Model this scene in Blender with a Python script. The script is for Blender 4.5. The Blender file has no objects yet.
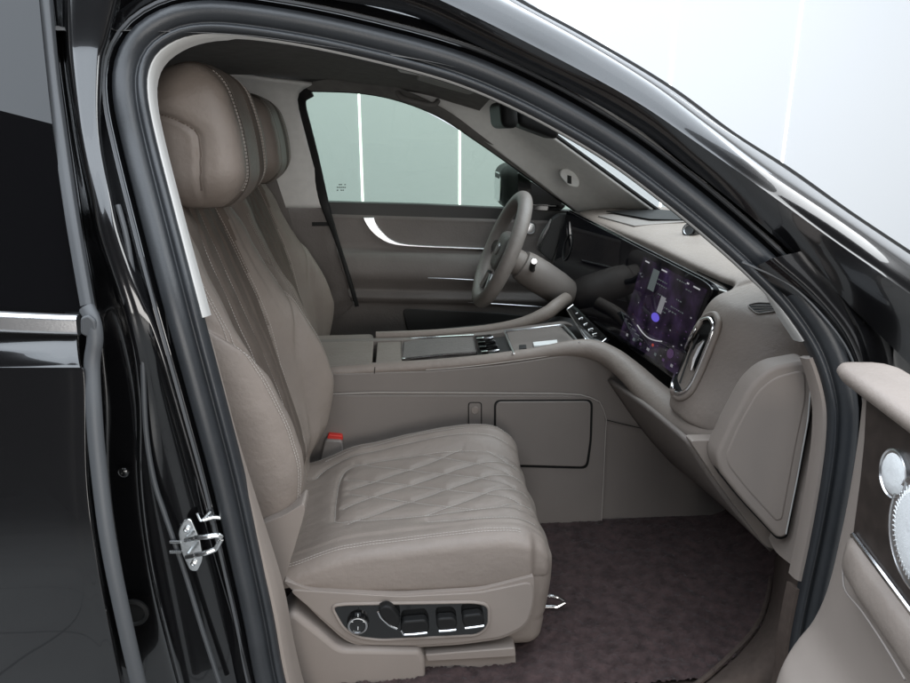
import bpy, bmesh, math, random
from mathutils import Vector, Matrix, noise
random.seed(7)
S = bpy.context.scene
COL = S.collection
V = Vector

# ------------------------------------------------------------------ camera
F, CX, CY = 711.0, 455.0, 341.5            # focal length in photo pixels (910 x 683)
CAM = V((0, -1.08, 1.45)); PIT = math.radians(16.5); YAW = math.radians(4.4)
FW = V((math.sin(YAW)*math.cos(PIT), math.cos(YAW)*math.cos(PIT), -math.sin(PIT)))
RT = V((math.cos(YAW), -math.sin(YAW), 0)); UP = RT.cross(FW)
def ray(px, py): return FW + RT*((px-CX)/F) - UP*((py-CY)/F)
def P(px, py, Y):                           # measured point of the photo at depth Y across the car
    d = ray(px, py); return CAM + d*((Y-CAM.y)/d.y)
def PZ(px, py, z):
    d = ray(px, py); return CAM + d*((z-CAM.z)/d.z)
def PP(px, py, p0, n):
    d = ray(px, py); return CAM + d*((V(p0)-CAM).dot(V(n))/d.dot(V(n)))
cd = bpy.data.cameras.new('camera'); cam = bpy.data.objects.new('camera', cd); COL.objects.link(cam)
cam.location = CAM
cam.rotation_euler = FW.to_track_quat('-Z', 'Y').to_euler()
cd.sensor_width = 36; cd.lens = 36*F/910; cd.clip_start = 0.02; cd.clip_end = 200
S.camera = cam

# ------------------------------------------------------------------ materials
def mat(name, col, rough=.5, metal=0, spec=.5, coat=0, bump=None, var=0, vscale=6, emit=None, es=1, coat_rough=.03, col2=None, sheen=0):
    m = bpy.data.materials.new(name); m.use_nodes = True
    nt = m.node_tree; b = nt.nodes['Principled BSDF']
    b.inputs['Base Color'].default_value = (*col, 1)
    b.inputs['Roughness'].default_value = rough; b.inputs['Metallic'].default_value = metal
    b.inputs['Specular IOR Level'].default_value = spec
    b.inputs['Coat Weight'].default_value = coat; b.inputs['Coat Roughness'].default_value = coat_rough
    if sheen: b.inputs['Sheen Weight'].default_value = sheen
    if emit:
        b.inputs['Emission Color'].default_value = (*emit, 1); b.inputs['Emission Strength'].default_value = es
    tc = nt.nodes.new('ShaderNodeTexCoord')
    if var or col2:
        n = nt.nodes.new('ShaderNodeTexNoise'); n.inputs['Scale'].default_value = vscale; n.inputs['Detail'].default_value = 6
        nt.links.new(tc.outputs['Object'], n.inputs['Vector'])
        mx = nt.nodes.new('ShaderNodeMix'); mx.data_type = 'RGBA'
        c2 = col2 if col2 else tuple(c*(1+var) for c in col); c1 = col if col2 else tuple(c*(1-var) for c in col)
        mx.inputs[6].default_value = (*c1, 1); mx.inputs[7].default_value = (*c2, 1)
        rp = nt.nodes.new('ShaderNodeMapRange'); rp.inputs[1].default_value = .35; rp.inputs[2].default_value = .65
        nt.links.new(n.outputs['Fac'], rp.inputs[0]); nt.links.new(rp.outputs[0], mx.inputs[0])
        nt.links.new(mx.outputs[2], b.inputs['Base Color'])
    if bump:
        kind, sc, st = bump
        if kind == 'leather':
            t = nt.nodes.new('ShaderNodeTexVoronoi'); t.inputs['Scale'].default_value = sc; o = t.outputs['Distance']
        else:
            t = nt.nodes.new('ShaderNodeTexNoise'); t.inputs['Scale'].default_value = sc; t.inputs['Detail'].default_value = 4; o = t.outputs['Fac']
        nt.links.new(tc.outputs['Object'], t.inputs['Vector'])
        bp = nt.nodes.new('ShaderNodeBump'); bp.inputs['Strength'].default_value = st; bp.inputs['Distance'].default_value = .001
        nt.links.new(o, bp.inputs['Height'])
        if kind == 'leather':               # slow creases of stretched hide as well as the grain
            n2 = nt.nodes.new('ShaderNodeTexNoise'); n2.inputs['Scale'].default_value = 22; n2.inputs['Detail'].default_value = 3
            nt.links.new(tc.outputs['Object'], n2.inputs['Vector'])
            b2 = nt.nodes.new('ShaderNodeBump'); b2.inputs['Strength'].default_value = .35; b2.inputs['Distance'].default_value = .006
            nt.links.new(n2.outputs['Fac'], b2.inputs['Height'])
            n3 = nt.nodes.new('ShaderNodeTexNoise'); n3.inputs['Scale'].default_value = 130; n3.inputs['Detail'].default_value = 5
            nt.links.new(tc.outputs['Object'], n3.inputs['Vector'])
            b3 = nt.nodes.new('ShaderNodeBump'); b3.inputs['Strength'].default_value = .3; b3.inputs['Distance'].default_value = .0025
            nt.links.new(n3.outputs['Fac'], b3.inputs['Height']); nt.links.new(b2.outputs['Normal'], b3.inputs['Normal']); nt.links.new(b3.outputs['Normal'], bp.inputs['Normal'])
            rr_ = nt.nodes.new('ShaderNodeMapRange'); rr_.inputs[3].default_value = rough-.08; rr_.inputs[4].default_value = rough+.12
            nt.links.new(n3.outputs['Fac'], rr_.inputs[0]); nt.links.new(rr_.outputs[0], b.inputs['Roughness'])
        nt.links.new(bp.outputs['Normal'], b.inputs['Normal'])
    return m
def glass(name, tint, refl=.06, rough=.0):
    m = bpy.data.materials.new(name); m.use_nodes = True; nt = m.node_tree
    for n in list(nt.nodes): nt.nodes.remove(n)
    o = nt.nodes.new('ShaderNodeOutputMaterial'); mx = nt.nodes.new('ShaderNodeMixShader')
    t = nt.nodes.new('ShaderNodeBsdfTransparent'); g = nt.nodes.new('ShaderNodeBsdfGlossy')
    t.inputs[0].default_value = (*tint, 1); g.inputs['Roughness'].default_value = rough
    ge = nt.nodes.new('ShaderNodeNewGeometry'); dt = nt.nodes.new('ShaderNodeVectorMath'); dt.operation = 'DOT_PRODUCT'
    nt.links.new(ge.outputs['Normal'], dt.inputs[0]); nt.links.new(ge.outputs['Incoming'], dt.inputs[1])
    def mth(op, a, b=None):                  # Schlick reflectance of a thin pane, the same from both faces
        n = nt.nodes.new('ShaderNodeMath'); n.operation = op
        for i_, v_ in enumerate((a, b)):
            if v_ is None: continue
            if isinstance(v_, (int, float)): n.inputs[i_].default_value = v_
            else: nt.links.new(v_, n.inputs[i_])
        return n.outputs[0]
    sch = mth('ADD', mth('MULTIPLY', mth('POWER', mth('SUBTRACT', 1.0, mth('ABSOLUTE', dt.outputs['Value'])), 5.0), .9), .045)
    nt.links.new(sch, mx.inputs[0]); nt.links.new(t.outputs[0], mx.inputs[1]); nt.links.new(g.outputs[0], mx.inputs[2])
    nt.links.new(mx.outputs[0], o.inputs[0]); return m
TAUPE = (.208, .174, .151)
M = dict(
 leather=mat('taupe_leather', TAUPE, .46, spec=.4, bump=('leather', 900, .22), var=.05, vscale=9),
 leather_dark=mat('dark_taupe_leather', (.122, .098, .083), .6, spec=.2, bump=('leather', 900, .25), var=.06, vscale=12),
 grey_leather=mat('warm_grey_leather', (.19, .170, .157), .45, spec=.4, bump=('leather', 700, .2), var=.05),
 plastic=mat('taupe_plastic', (.226, .192, .169), .5, spec=.35, bump=('noise', 900, .18), var=.03),
 plastic_grey=mat('warm_grey_plastic', (.180, .157, .142), .5, spec=.3, bump=('noise', 900, .18), var=.04),
 door_panel=mat('smoky_leather', (.150, .134, .125), .5, spec=.3, bump=('leather', 700, .2), var=.05),
 trim_light=mat('pale_fabric_trim', (.70, .69, .67), .9, spec=.15, bump=('noise', 1400, .4), var=.03, vscale=40),
 trim_edge=mat('pale_trim_edge', (.46, .452, .435), .6, spec=.3),
 headliner=mat('charcoal_headliner', (.165, .157, .15), .95, spec=.1, bump=('noise', 1400, .4), var=.08, vscale=30),
 visor=mat('grey_visor_cloth', (.34, .33, .315), .95, spec=.1, bump=('noise', 1400, .4)),
 paint=mat('black_paint', (.004, .004, .0045), .18, spec=.5, coat=1, coat_rough=.015),
 piano=mat('piano_black', (.006, .006, .006), .08, spec=.5, coat=.6),
 black=mat('matte_black_plastic', (.009, .009, .009), .5, spec=.2, bump=('noise', 700, .15)),
 darkgrey=mat('dark_grey_plastic', (.035, .034, .033), .5, spec=.35, bump=('noise', 700, .15)),
 rubber=mat('ribbed_rubber', (.020, .022, .025), .42, spec=.55, bump=('noise', 350, .25), var=.12, vscale=14),
 rubber_grey=mat('grey_rubber', (.055, .058, .062), .5, spec=.5),
 chrome=mat('chrome', (.82, .82, .83), .13, 1),
 satin=mat('satin_aluminium', (.72, .72, .73), .28, 1, bump=('noise', 300, .1)),
 zinc=mat('zinc_plated_steel', (.75, .76, .76), .25, 1, bump=('noise', 200, .2)),
 tinted=mat('privacy_glass', (.003, .003, .0035), .0, spec=.5),
 glass=glass('green_tinted_glass', (.705, .765, .705)),
 screenglass=glass('clear_windscreen', (.91, .94, .915)),
 stitch=mat('pale_thread', (.40, .365, .335), .7),
 carpet=mat('plum_carpet', (.033, .0225, .022), .95, spec=.1, col2=(.062, .041, .040), vscale=38, sheen=.10),
 carpet_side=mat('brown_carpet_side', (.078, .060, .051), .95, spec=.1, bump=('noise', 600, .6), var=.1, vscale=60),
 wood=mat('dark_open_pore_wood', (.028, .021, .018), .4, spec=.4, var=.25, vscale=40),
 speaker=mat('pale_speaker_mesh', (.74, .75, .75), .55, bump=('leather', 700, .3)),
 red=mat('red_button', (.55, .03, .02), .4),
 white=mat('white_plastic', (.8, .8, .78), .4),
 screen=mat('screen_glass', (.004, .004, .006), .03, spec=.5),
 wall=mat('white_showroom_wall', (.60, .607, .615), .6, spec=.2),
 floor=mat('grey_floor_tile', (.17, .168, .163), .3, spec=.4, var=.08, vscale=1.5),
 darkwall=mat('charcoal_wall', (.075, .066, .062), .7),
 ledlit=mat('lit_led', (1, 1, 1), .5, emit=(.94, 1, .97), es=3.2),
)

nt = M['floor'].node_tree; bs = nt.nodes['Principled BSDF']; src = bs.inputs['Base Color'].links[0].from_socket
br = nt.nodes.new('ShaderNodeTexBrick'); br.offset = 0; br.inputs['Scale'].default_value = 1.0
br.inputs['Brick Width'].default_value = 1.2; br.inputs['Row Height'].default_value = .6; br.inputs['Mortar Size'].default_value = .006; br.inputs['Mortar'].default_value = (.07, .07, .07, 1)
tcf = nt.nodes.new('ShaderNodeTexCoord'); nt.links.new(tcf.outputs['Object'], br.inputs['Vector'])
nt.links.new(src, br.inputs['Color1']); nt.links.new(src, br.inputs['Color2']); nt.links.new(br.outputs['Color'], bs.inputs['Base Color'])

# ------------------------------------------------------------------ object helpers
CARLOC = V((.25, .85, 0))
def new_mesh(name, verts, faces, m, parent=None, smooth=True, angle=40, bevel=0, bseg=3, solid=0, offset=-1, sub=0, label=None, recalc=True):
    me = bpy.data.meshes.new(name); me.from_pydata([tuple(v) for v in verts], [], faces)
    bm = bmesh.new(); bm.from_mesh(me)
    bmesh.ops.remove_doubles(bm, verts=bm.verts, dist=1e-6)
    if recalc: bmesh.ops.recalc_face_normals(bm, faces=bm.faces)
    bm.to_mesh(me); bm.free()
    if smooth:
        me.shade_smooth()
        if angle: me.set_sharp_from_angle(angle=math.radians(angle))
    o = bpy.data.objects.new(name, me); COL.objects.link(o)
    for mm in (m if isinstance(m, (list, tuple)) else [m]): me.materials.append(mm)
    if parent is not None:
        o.parent = parent
        if parent.name == 'car': o.matrix_parent_inverse = Matrix.Translation(-CARLOC)
    if solid:
        s = o.modifiers.new('thickness', 'SOLIDIFY'); s.thickness = solid; s.offset = offset
    if bevel:
        s = o.modifiers.new('edge', 'BEVEL'); s.width = bevel; s.segments = bseg; s.limit_method = 'ANGLE'; s.angle_limit = math.radians(35)
    if sub:
        s = o.modifiers.new('sub', 'SUBSURF'); s.levels = sub; s.render_levels = sub
    if label: o['label'] = label
    return o
def tag(o, label, cat, group=None, kind=None):
    if label: o['label'] = label
    if cat: o['category'] = cat
    if group: o['group'] = group
    if kind: o['kind'] = kind
def crs(pts, n, closed=False):
    """Catmull-Rom through pts (any dimension), n samples by parameter."""
    k = len(pts); dim = len(pts[0]); out = []
    segs = k if closed else k-1
    for i in range(n):
        u = i/n*segs if closed else i/(n-1)*segs
        s = min(int(u), segs-1); t = u-s
        g = lambda j: pts[j % k] if closed else pts[max(0, min(k-1, j))]
        a, b, c, d = g(s-1), g(s), g(s+1), g(s+2)
        out.append(tuple(.5*((2*b[q])+(c[q]-a[q])*t+(2*a[q]-5*b[q]+4*c[q]-d[q])*t*t+(3*b[q]-a[q]-3*c[q]+d[q])*t**3) for q in range(dim)))
    return out
def even(pts, n):
    """resample a polyline by arc length"""
    L = [0]
    for a, b in zip(pts, pts[1:]): L.append(L[-1]+(V(b)-V(a)).length)
    out = []; j = 0
    for i in range(n):
        t = L[-1]*i/(n-1)
        while j < len(L)-2 and L[j+1] < t: j += 1
        w = (t-L[j])/max(1e-9, L[j+1]-L[j]); out.append(V(pts[j]).lerp(V(pts[j+1]), min(1, w)))
    return out
def grid_faces(nu, nv, cu=False, cv=False):
    f = []
    for i in range(nu if cu else nu-1):
        for j in range(nv if cv else nv-1):
            f.append((i*nv+j, i*nv+(j+1) % nv, ((i+1) % nu)*nv+(j+1) % nv, ((i+1) % nu)*nv+j))
    return f
def loft(name, rows, m, parent, nu=24, nv=24, **kw):
    """smooth patch through a grid of control points"""
    rr = [crs([tuple(p) for p in r], nv) for r in rows]
    cols = [crs([r[j] for r in rr], nu) for j in range(nv)]
    vs = [V(cols[j][i]) for i in range(nu) for j in range(nv)]
    return new_mesh(name, vs, grid_faces(nu, nv), m, parent, **kw)
def sweep_geo(path, profs, nrms, closed_prof=True, caps=True):
    """profs: one profile [(n,b)] or a function i->profile; nrms: list of (n, b) frames"""
    vs = []; k = None
    for i, p in enumerate(path):
        pr = profs(i) if callable(profs) else profs; k = len(pr); n, b = nrms[i]
        for (x, y) in pr: vs.append(V(p)+n*x+b*y)
    f = grid_faces(len(path), k, False, closed_prof)
    if closed_prof and caps:
        f.append(tuple(range(k))); f.append(tuple((len(path)-1)*k+j for j in range(k)))
    return vs, f
def frames(path, ref):
    """ref: vector or function(i) giving the approximate b direction"""
    out = []
    for i in range(len(path)):
        a = V(path[max(0, i-1)]); c = V(path[min(len(path)-1, i+1)]); t = (c-a).normalized()
        r = V(ref(i)) if callable(ref) else V(ref)
        b = (r-t*r.dot(t)).normalized(); n = t.cross(b)
        out.append((n, b))
    return out
def circ(r, k=12, ry=None): return [(r*math.cos(2*math.pi*i/k), (ry or r)*math.sin(2*math.pi*i/k)) for i in range(k)]
def tube_geo(path, r, ref=(0, 0, 1), k=10, ry=None):
    path = [V(p) for p in path]
    if callable(r): pr = lambda i: circ(r(i/(len(path)-1)), k, (ry(i/(len(path)-1)) if ry else None))
    else: pr = circ(r, k, ry)
    return sweep_geo(path, pr, frames(path, ref))
def tube(name, path, r, m, parent, ref=(0, 0, 1), k=10, ry=None, **kw):
    vs, f = tube_geo(path, r, ref, k, ry); return new_mesh(name, vs, f, m, parent, **kw)
def join(*geos):
    vs, fs = [], []
    for v, f in geos:
        b = len(vs); vs += list(v); fs += [tuple(i+b for i in q) for q in f]
    return vs, fs
def rnd(pts, r, k=5):
    """fillet the corners of a 2-D polygon; r one number or one per corner"""
    out = []; n = len(pts)
    for i in range(n):
        p = V((*pts[i][:2], 0)); a = V((*pts[i-1][:2], 0)); b = V((*pts[(i+1) % n][:2], 0))
        rr = r[i] if isinstance(r, (list, tuple)) else r
        la, lb = (a-p).length, (b-p).length; d = min(rr, la*.48, lb*.48)
        if d < 1e-4: out.append((p.x, p.y)); continue
        s = p+(a-p)*(d/la); e = p+(b-p)*(d/lb)
        for q in range(k+1):
            t = q/k; w = s*(1-t)**2+p*2*t*(1-t)+e*t*t; out.append((w.x, w.y))
    return out
def prism_geo(pts, ext):
    pts = [V(p) for p in pts]; ext = V(ext); n = len(pts)
    vs = pts+[p+ext for p in pts]
    f = [tuple(range(n)), tuple(range(2*n-1, n-1, -1))]+[(i, (i+1) % n, n+(i+1) % n, n+i) for i in range(n)]
    return vs, f
def prism(name, pts, ext, m, parent, bevel=.003, **kw):
    vs, f = prism_geo(pts, ext); return new_mesh(name, vs, f, m, parent, bevel=bevel, **kw)
def slab(name, px, Y, th, m, parent, r=0, bevel=.003, **kw):
    """flat panel facing the door opening: photo outline at depth Y (number or per point), th metres thick"""
    pts = rnd(px, r) if r else px
    q = [P(a, b, Y(a, b) if callable(Y) else Y) for a, b in pts]
    return prism(name, q, (0, th, 0), m, parent, bevel=bevel, **kw)
def box_geo(c, h):
    c, h = V(c), V(h)
    pts = [c+V((h.x*x, -h.y, h.z*z)) for x, z in ((-1, -1), (1, -1), (1, 1), (-1, 1))]
    return prism_geo(pts, (0, 2*h.y, 0))
def rbox_geo(half, r, res, fn):
    """dense rounded box, every vertex passed through fn"""
    hx = V(half); vs = []; fs = []
    seg = [max(2, int(2*hx[i]/res)) for i in range(3)]
    for ax in range(3):
        u, v = (ax+1) % 3, (ax+2) % 3
        for sg in (-1, 1):
            b = len(vs)
            for i in range(seg[u]+1):
                for j in range(seg[v]+1):
                    p = V((0, 0, 0)); p[ax] = sg*hx[ax]; p[u] = -hx[u]+2*hx[u]*i/seg[u]; p[v] = -hx[v]+2*hx[v]*j/seg[v]
                    vs.append(rb(p, hx, r))
            for i in range(seg[u]):
                for j in range(seg[v]):
                    q = (b+i*(seg[v]+1)+j, b+(i+1)*(seg[v]+1)+j, b+(i+1)*(seg[v]+1)+j+1, b+i*(seg[v]+1)+j+1)
                    fs.append(q if sg > 0 else q[::-1])
    return [V(fn(v)) for v in vs], fs
def rb(p, hx, r):
    q = V([max(-hx[k]+r, min(hx[k]-r, p[k])) for k in range(3)]); d = p-q
    return q+d.normalized()*r if d.length > 1e-9 else p.copy()
def rbox(name, half, r, res, fn, m, parent, **kw):
    vs, fs = rbox_geo(half, r, res, fn); return new_mesh(name, vs, fs, m, parent, angle=0, **kw)
def sm(a, b, x):
    t = max(0, min(1, (x-a)/(b-a))); return t*t*(3-2*t)
def gauss(d, s): return math.exp(-(d/s)**2)
def seg_dist(p, poly):
    best = 9
    px, py = p
    for (ax, ay), (bx, by) in zip(poly, poly[1:]):
        dx, dy = bx-ax, by-ay; t = max(0, min(1, ((px-ax)*dx+(py-ay)*dy)/(dx*dx+dy*dy+1e-12)))
        d = (ax+t*dx-px)**2+(ay+t*dy-py)**2
        if d < best: best = d
    return math.sqrt(best)
def dashes(curves, L=.0044, gap=.0020, r=.00075):
    """stitches: a row of short threads along each 3-D curve"""
    geos = []
    for c in curves:
        ln = sum((V(b)-V(a)).length for a, b in zip(c, c[1:]))
        n = max(2, int(ln/(L+gap))); pts = even(c, n*2+1)
        for i in range(n):
            a, b = pts[2*i], pts[2*i]+(pts[2*i+1]-pts[2*i])*1.35
            d = b-a
            if d.length < 1e-5: continue
            ref = V((0, 0, 1)) if abs(d.normalized().z) < .9 else V((1, 0, 0))
            geos.append(tube_geo([a, b], r, ref, 4))
    return join(*geos)
def lathe_geo(c, axis, prof, k=28, ref=(0, 0, 1)):
    axis = V(axis).normalized(); r = V(ref); x = (r-axis*r.dot(axis)).normalized(); y = axis.cross(x); c = V(c)
    vs = [c+axis*h+(x*math.cos(2*math.pi*j/k)+y*math.sin(2*math.pi*j/k))*rad for rad, h in prof for j in range(k)]
    f = grid_faces(len(prof), k, False, True)
    if prof[0][0] > 1e-5: f.append(tuple(range(k)))
    if prof[-1][0] > 1e-5: f.append(tuple((len(prof)-1)*k+j for j in range(k)))
    return vs, f
def lathe(name, c, axis, prof, m, parent, k=28, **kw):
    vs, f = lathe_geo(c, axis, prof, k); return new_mesh(name, vs, f, m, parent, **kw)
def mir(p): return V((p[0], 1.70-p[1], p[2]))      # the car is symmetrical about its centre line

# ------------------------------------------------------------------ the car
car = bpy.data.objects.new('car', None); COL.objects.link(car); car.location = CARLOC
tag(car, 'black car with its front door open onto a taupe leather cabin', 'car')

# --- door opening ring
RING_PX = [(420, 800, .01), (330, 790, .0), (290, 740, 0), (271, 683, 0), (259, 620, 0), (246, 560, 0), (228, 480, 0), (207, 400, 0), (180, 300, .015), (154, 200, .07),
 (139, 140, .11), (131, 100, .13), (131, 70, .15), (141, 46, .165), (161, 29, .175), (190, 19, .18), (230, 18, .18), (300, 28, .18),
 (370, 43, .18), (445, 63, .175), (500, 84, .17), (560, 114, .155), (620, 150, .13), (675, 191, .1), (720, 228, .075),
 (760, 264, .05), (795, 300, .03), (825, 345, .015), (840, 392, .005), (842, 430, 0), (836, 480, 0), (825, 540, 0), (814, 590, 0),
 (804, 640, 0), (795, 700, 0), (770, 770, 0), (700, 800, 0)]
ring = [V(p) for p in crs([tuple(P(*p)) for p in RING_PX], 200)]
ring = even(ring, 220)
def ring_b(i):
    z = ring[i].z
    k = .38*sm(1.1, 1.3, z)
    return (0, -1, k)
RF = frames(ring, ring_b)
cen = V((.22, 0, 1.05))
RF = [(n if n.dot(p-cen) > 0 else -n, b) for (n, b), p in zip(RF, ring)]
def rsweep(name, prof, m, parent, i0=0, i1=None, closed=True, mirror=False, **kw):
    i1 = i1 or len(ring)
    vs, f = sweep_geo(ring[i0:i1], prof, RF[i0:i1], closed)
    if mirror: vs = [mir(v) for v in vs]
    return new_mesh(name, vs, f, m, parent, **kw)
def ring_at(px, py):
    best = None
    for i, p in enumerate(ring):
        v = p-CAM; z = v.dot(FW); x = CX+F*v.dot(RT)/z; y = CY-F*v.dot(UP)/z
        d = (x-px)**2+(y-py)**2
        if best is None or d < best[0]: best = (d, i)
    return best[1]

# body side: black painted frame round the opening
flange = [(.018, -.02), (.027, -.014), (.031, -.004), (.0335, .004), (.041, .005), (.0435, -.001), (.047, -.004), (.052, .004), (.055, .012), (.05, -.03)]
body = rsweep('body', flange, M['paint'], car, angle=50)
rsweep('flange_lip', [(.0345, .0035), (.0352, .0075), (.0395, .008), (.0405, .0045)], M['rubber_grey'], body)
# roof rail and windscreen pillar, outer skin
G0 = [(160, -40, .175), (235, -22, .175), (300, -6, .175), (400, 12, .17), (466, 40, .165), (563, 86, .145), (637, 128, .115), (693, 170, .085), (760, 224, .045), (830, 288, .02), (890, 345, .01), (960, 415, .0)]
G1 = [(140, -70, .135), (235, -62, .135), (300, -45, .135), (400, -16, .13), (466, 12, .125), (563, 61, .11), (637, 102, .08), (693, 140, .055), (760, 187, .025), (830, 238, .0), (900, 287, -.02), (980, 345, -.035)]
G15 = [(140, -85, .14), (250, -80, .14), (320, -65, .14), (430, -32, .14), (490, -5, .14), (580, 42, .125), (650, 83, .1), (705, 122, .08), (768, 168, .055), (838, 215, .03), (906, 262, .015), (990, 320, .0)]
G2 = [(140, -105, .2), (290, -100, .2), (360, -84, .2), (460, -42, .2), (517, -1, .2), (591, 40, .19), (672, 89, .175), (733, 134, .175), (791, 171, .172), (850, 213, .165), (910, 253, .155), (1000, 313, .14)]
G2b = [P(a, b, c)+V((0, .12, -.004)) for a, b, c in G2]; G3 = [P(a, b, c)+V((.0, .30, -.03)) for a, b, c in G2]
G05 = [((a[0]+b[0])/2, (a[1]+b[1])/2, (a[2]+b[2])/2-.004) for a, b in zip(G0, G1)]
loft('roof_rail', [[P(*p) for p in g] for g in (G0, G05, G1)], M['paint'], car, nu=20, nv=80, angle=0)
loft('roof_rail', [[P(*p) for p in g] for g in (G1, G15, G2)]+[[P(*p)+V((0, .008, -.012)) for p in G2], [P(*p)+V((0, .012, -.03)) for p in G2]], M['paint'], car, nu=50, nv=80, angle=0)
tube('roof_gasket', crs([tuple(P(*p)+V((0, .002, -.001))) for p in G2], 80), .0055, M['black'], car, (0, -1, 0), 8)
# roof skin across the car (seen only from a step aside)
top = [P(*p) for p in G2[:6]]
rows = []
for w, h in ((0, 0), (.15, .03), (.5, .055), (.85, .03), (1, 0)):
    rows.append([V((p.x, p.y+(1.70-2*p.y)*w, p.z+h)) for p in [V((-1.6, .2, 1.60)), V((-.9, .2, 1.66))]+top])
loft('roof', rows, M['paint'], car, nu=20, nv=24, angle=0)
# front jamb / fender between the opening and the bonnet
J = []
for (y, a, b, c) in ((262, 765, 815, 900), (300, 808, 850, 930), (345, 842, 880, 960), (400, 858, 890, 960), (460, 858, 885, 960), (540, 845, 872, 950), (620, 825, 850, 930), (720, 805, 835, 920)):
    sil = 905+(y-20-254)/.62 if y < 330 else 2000
    J.append([P(a-12, y+6, .03), P(a, y, .012), P(a+12, y-5, .0), P(min(b, sil-70), y-14, .035), P(min(b+20, sil-60), y-18, .03), P(min(c, sil-45), y-20, .0), P(min(c+120, sil-34), y-20, .01)])
loft('fender', J, M['paint'], car, nu=40, nv=40, angle=0)
tube('jamb_seam', crs([P(a, b, c) for a, b, c in ((742, 262, .03), (790, 285, .015), (826, 320, .0), (850, 355, -.004), (862, 395, -.006))], 24), .0022, M['rubber_grey'], car, (0, -1, 0), 6)

# rubber seal
seal_prof = crs([(.027, -.014), (.0262, .002), (.021, .012), (.011, .0165), (.001, .0135), (-.0055, .006), (-.0085, .0012), (-.012, .003), (-.0155, .0085), (-.0205, .0085), (-.0245, .002), (-.026, -.012)], 34)
rsweep('door_seal', seal_prof, M['rubber'], car, angle=60)
iL, iR = ring_at(186, 316), ring_at(822, 338)
edge = [(-.020, -.008), (-.0245, -.003), (-.0275, -.004), (-.030, -.009), (-.0308, -.02), (-.031, -.034), (-.027, -.034), (-.021, -.02)]
i2 = ring_at(560, 114)
def edge_prof(i):
    k = 1-.62*sm(ring_at(215, 18)-8-iL, ring_at(300, 28)-iL, i)
    kk = k+.75*sm(ring_at(760, 264)-iL, ring_at(822, 338)-iL, i)
    return [(-.020+(x+.020)*(.55+.45*sm(.5, 1, kk)), y*min(1, kk)*(.95 if kk > .6 else .7)) for x, y in edge]
rsweep('pillar_trim_edge', edge_prof, M['trim_edge'], car, iL, iR)
def low_prof(i):
    z = ring[i].z; k = sm(1.0, .55, z)
    nz_ = .3+.7*(sm(1.0, .6, z) if i < 110 else 1)
    dpt = .002+(.05*k if i < 110 else .008)
    return [(-.020+(x+.020)*nz_, y) for x, y in [(-.020, -.008), (-.026, -.003), (-.031, -.005), (-.0345, -.012), (-.0355, -.02-dpt*.4), (-.036, -.02-dpt), (-.030, -.02-dpt), (-.026, -.02)]]
rsweep('lower_pillar_trim', low_prof, M['plastic'], car, 0, iL-1)
iK = ring_at(811, 588)
rsweep('kick_trim_edge', lambda i: low_prof(i+iR+1), M['plastic'], car, iR+1, iK)
rsweep('sill_trim', lambda i: low_prof(i+iK), M['carpet_side'], car, iK, None)

# B pillar skin
LV = [-40, 33, 66, 132, 198, 240, 320, 400, 480, 560, 640, 760]
EX = [46, 54, 57, 66, 76, 82, 96, 104, 106, 117, 133, 160]          # edge of the rear door
FL = [66, 66, 68, 77, 90, 99, 125, 138, 140, 150, 168, 200]         # pillar face, rear edge
FR = [128, 110, 102, 102, 114, 124, 150, 172, 195, 218, 236, 265]   # pillar face, front edge
YR = [.19, .17, .155, .115, .07, .05, .01, 0, 0, 0, 0, 0]
rows = []
for y, e, a, b, r in zip(LV, EX, FL, FR, YR):
    k = sm(260, 400, y)
    rows.append([P(e-30, y, r+.03), P(e-6, y, r+.03), P(e+4, y, r+.045), P(a-3, y, r+.02*k+.02), P(a+2, y, r-.03+.045*k), P((a+b)/2, y, r-.036+.052*k), P(b-3, y, r-.031+.045*k), P(b+3, y, r-.008), P(b+18, y, r+.02)])
loft('pillar', rows, M['paint'], car, nu=60, nv=60, angle=0)
wl = [(118, 205, .045), (127, 240, .03), (135, 290, .014), (142, 350, .008), (146, 430, .004), (154, 480, .002), (165, 515, .0), (184, 570, -.002), (203, 632, -.003), (222, 690, -.003)]
tube('weatherstrip', crs([P(*p) for p in wl], 60), .0042, M['rubber_grey'], car, (0, -1, 0), 8)
for k, pts in enumerate((((164, 300, .01), (176, 380, .005), (191, 450, .0), (200, 500, -.002), (213, 550, -.003), (232, 615, -.003), (252, 685, -.003)),
                         ((120, 340, .01), (131, 400, .006), (137, 460, .004)), )):
    tube('panel_crease', crs([P(*p) for p in pts], 40), .0018, M['paint'], car, (0, -1, 0), 6)
# striker plate with its loop
st = prism('striker', [P(a, b, -.012) for a, b in rnd([(178, 531), (184, 520), (191, 519), (200, 540), (203, 560), (197, 572), (190, 571), (181, 552)], 5)], (0, .006, 0), M['zinc'], car, bevel=.0015)
lp = [P(a, b, c) for a, b, c in ((186, 540, -.016), (196, 538, -.05), (206, 537, -.055), (218, 535, -.052), (222, 538, -.05), (216, 549, -.05), (206, 553, -.055), (196, 555, -.05), (187, 557, -.016))]
tube('striker_loop', even(lp, 40), .0042, M['zinc'], st, (0, 0, 1), 8)
for a, b in ((187, 529), (194, 563)):
    lathe('bolt_head', P(a, b, -.012), (0, -1, 0), [(.0052, 0), (.0052, .004), (.003, .005), (.003, .003), (0, .003)], M['zinc'], st, 10)
for q in (542, 552): tube('striker_pin', [P(170, q, -.01), P(181, q, -.012)], .0025, M['zinc'], st, (0, 0, 1), 8)
clip = new_mesh('wire_clip', *join(tube_geo(crs([P(a, b, -.012) for a, b in ((197, 513), (201, 521), (206, 516), (211, 511))], 12), .002, (0, -1, 0), 6),
      tube_geo([P(203, 520, -.012), P(214, 517, -.008), P(224, 518, -.004)], .0035, (0, -1, 0), 8)), M['zinc'], car)
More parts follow.
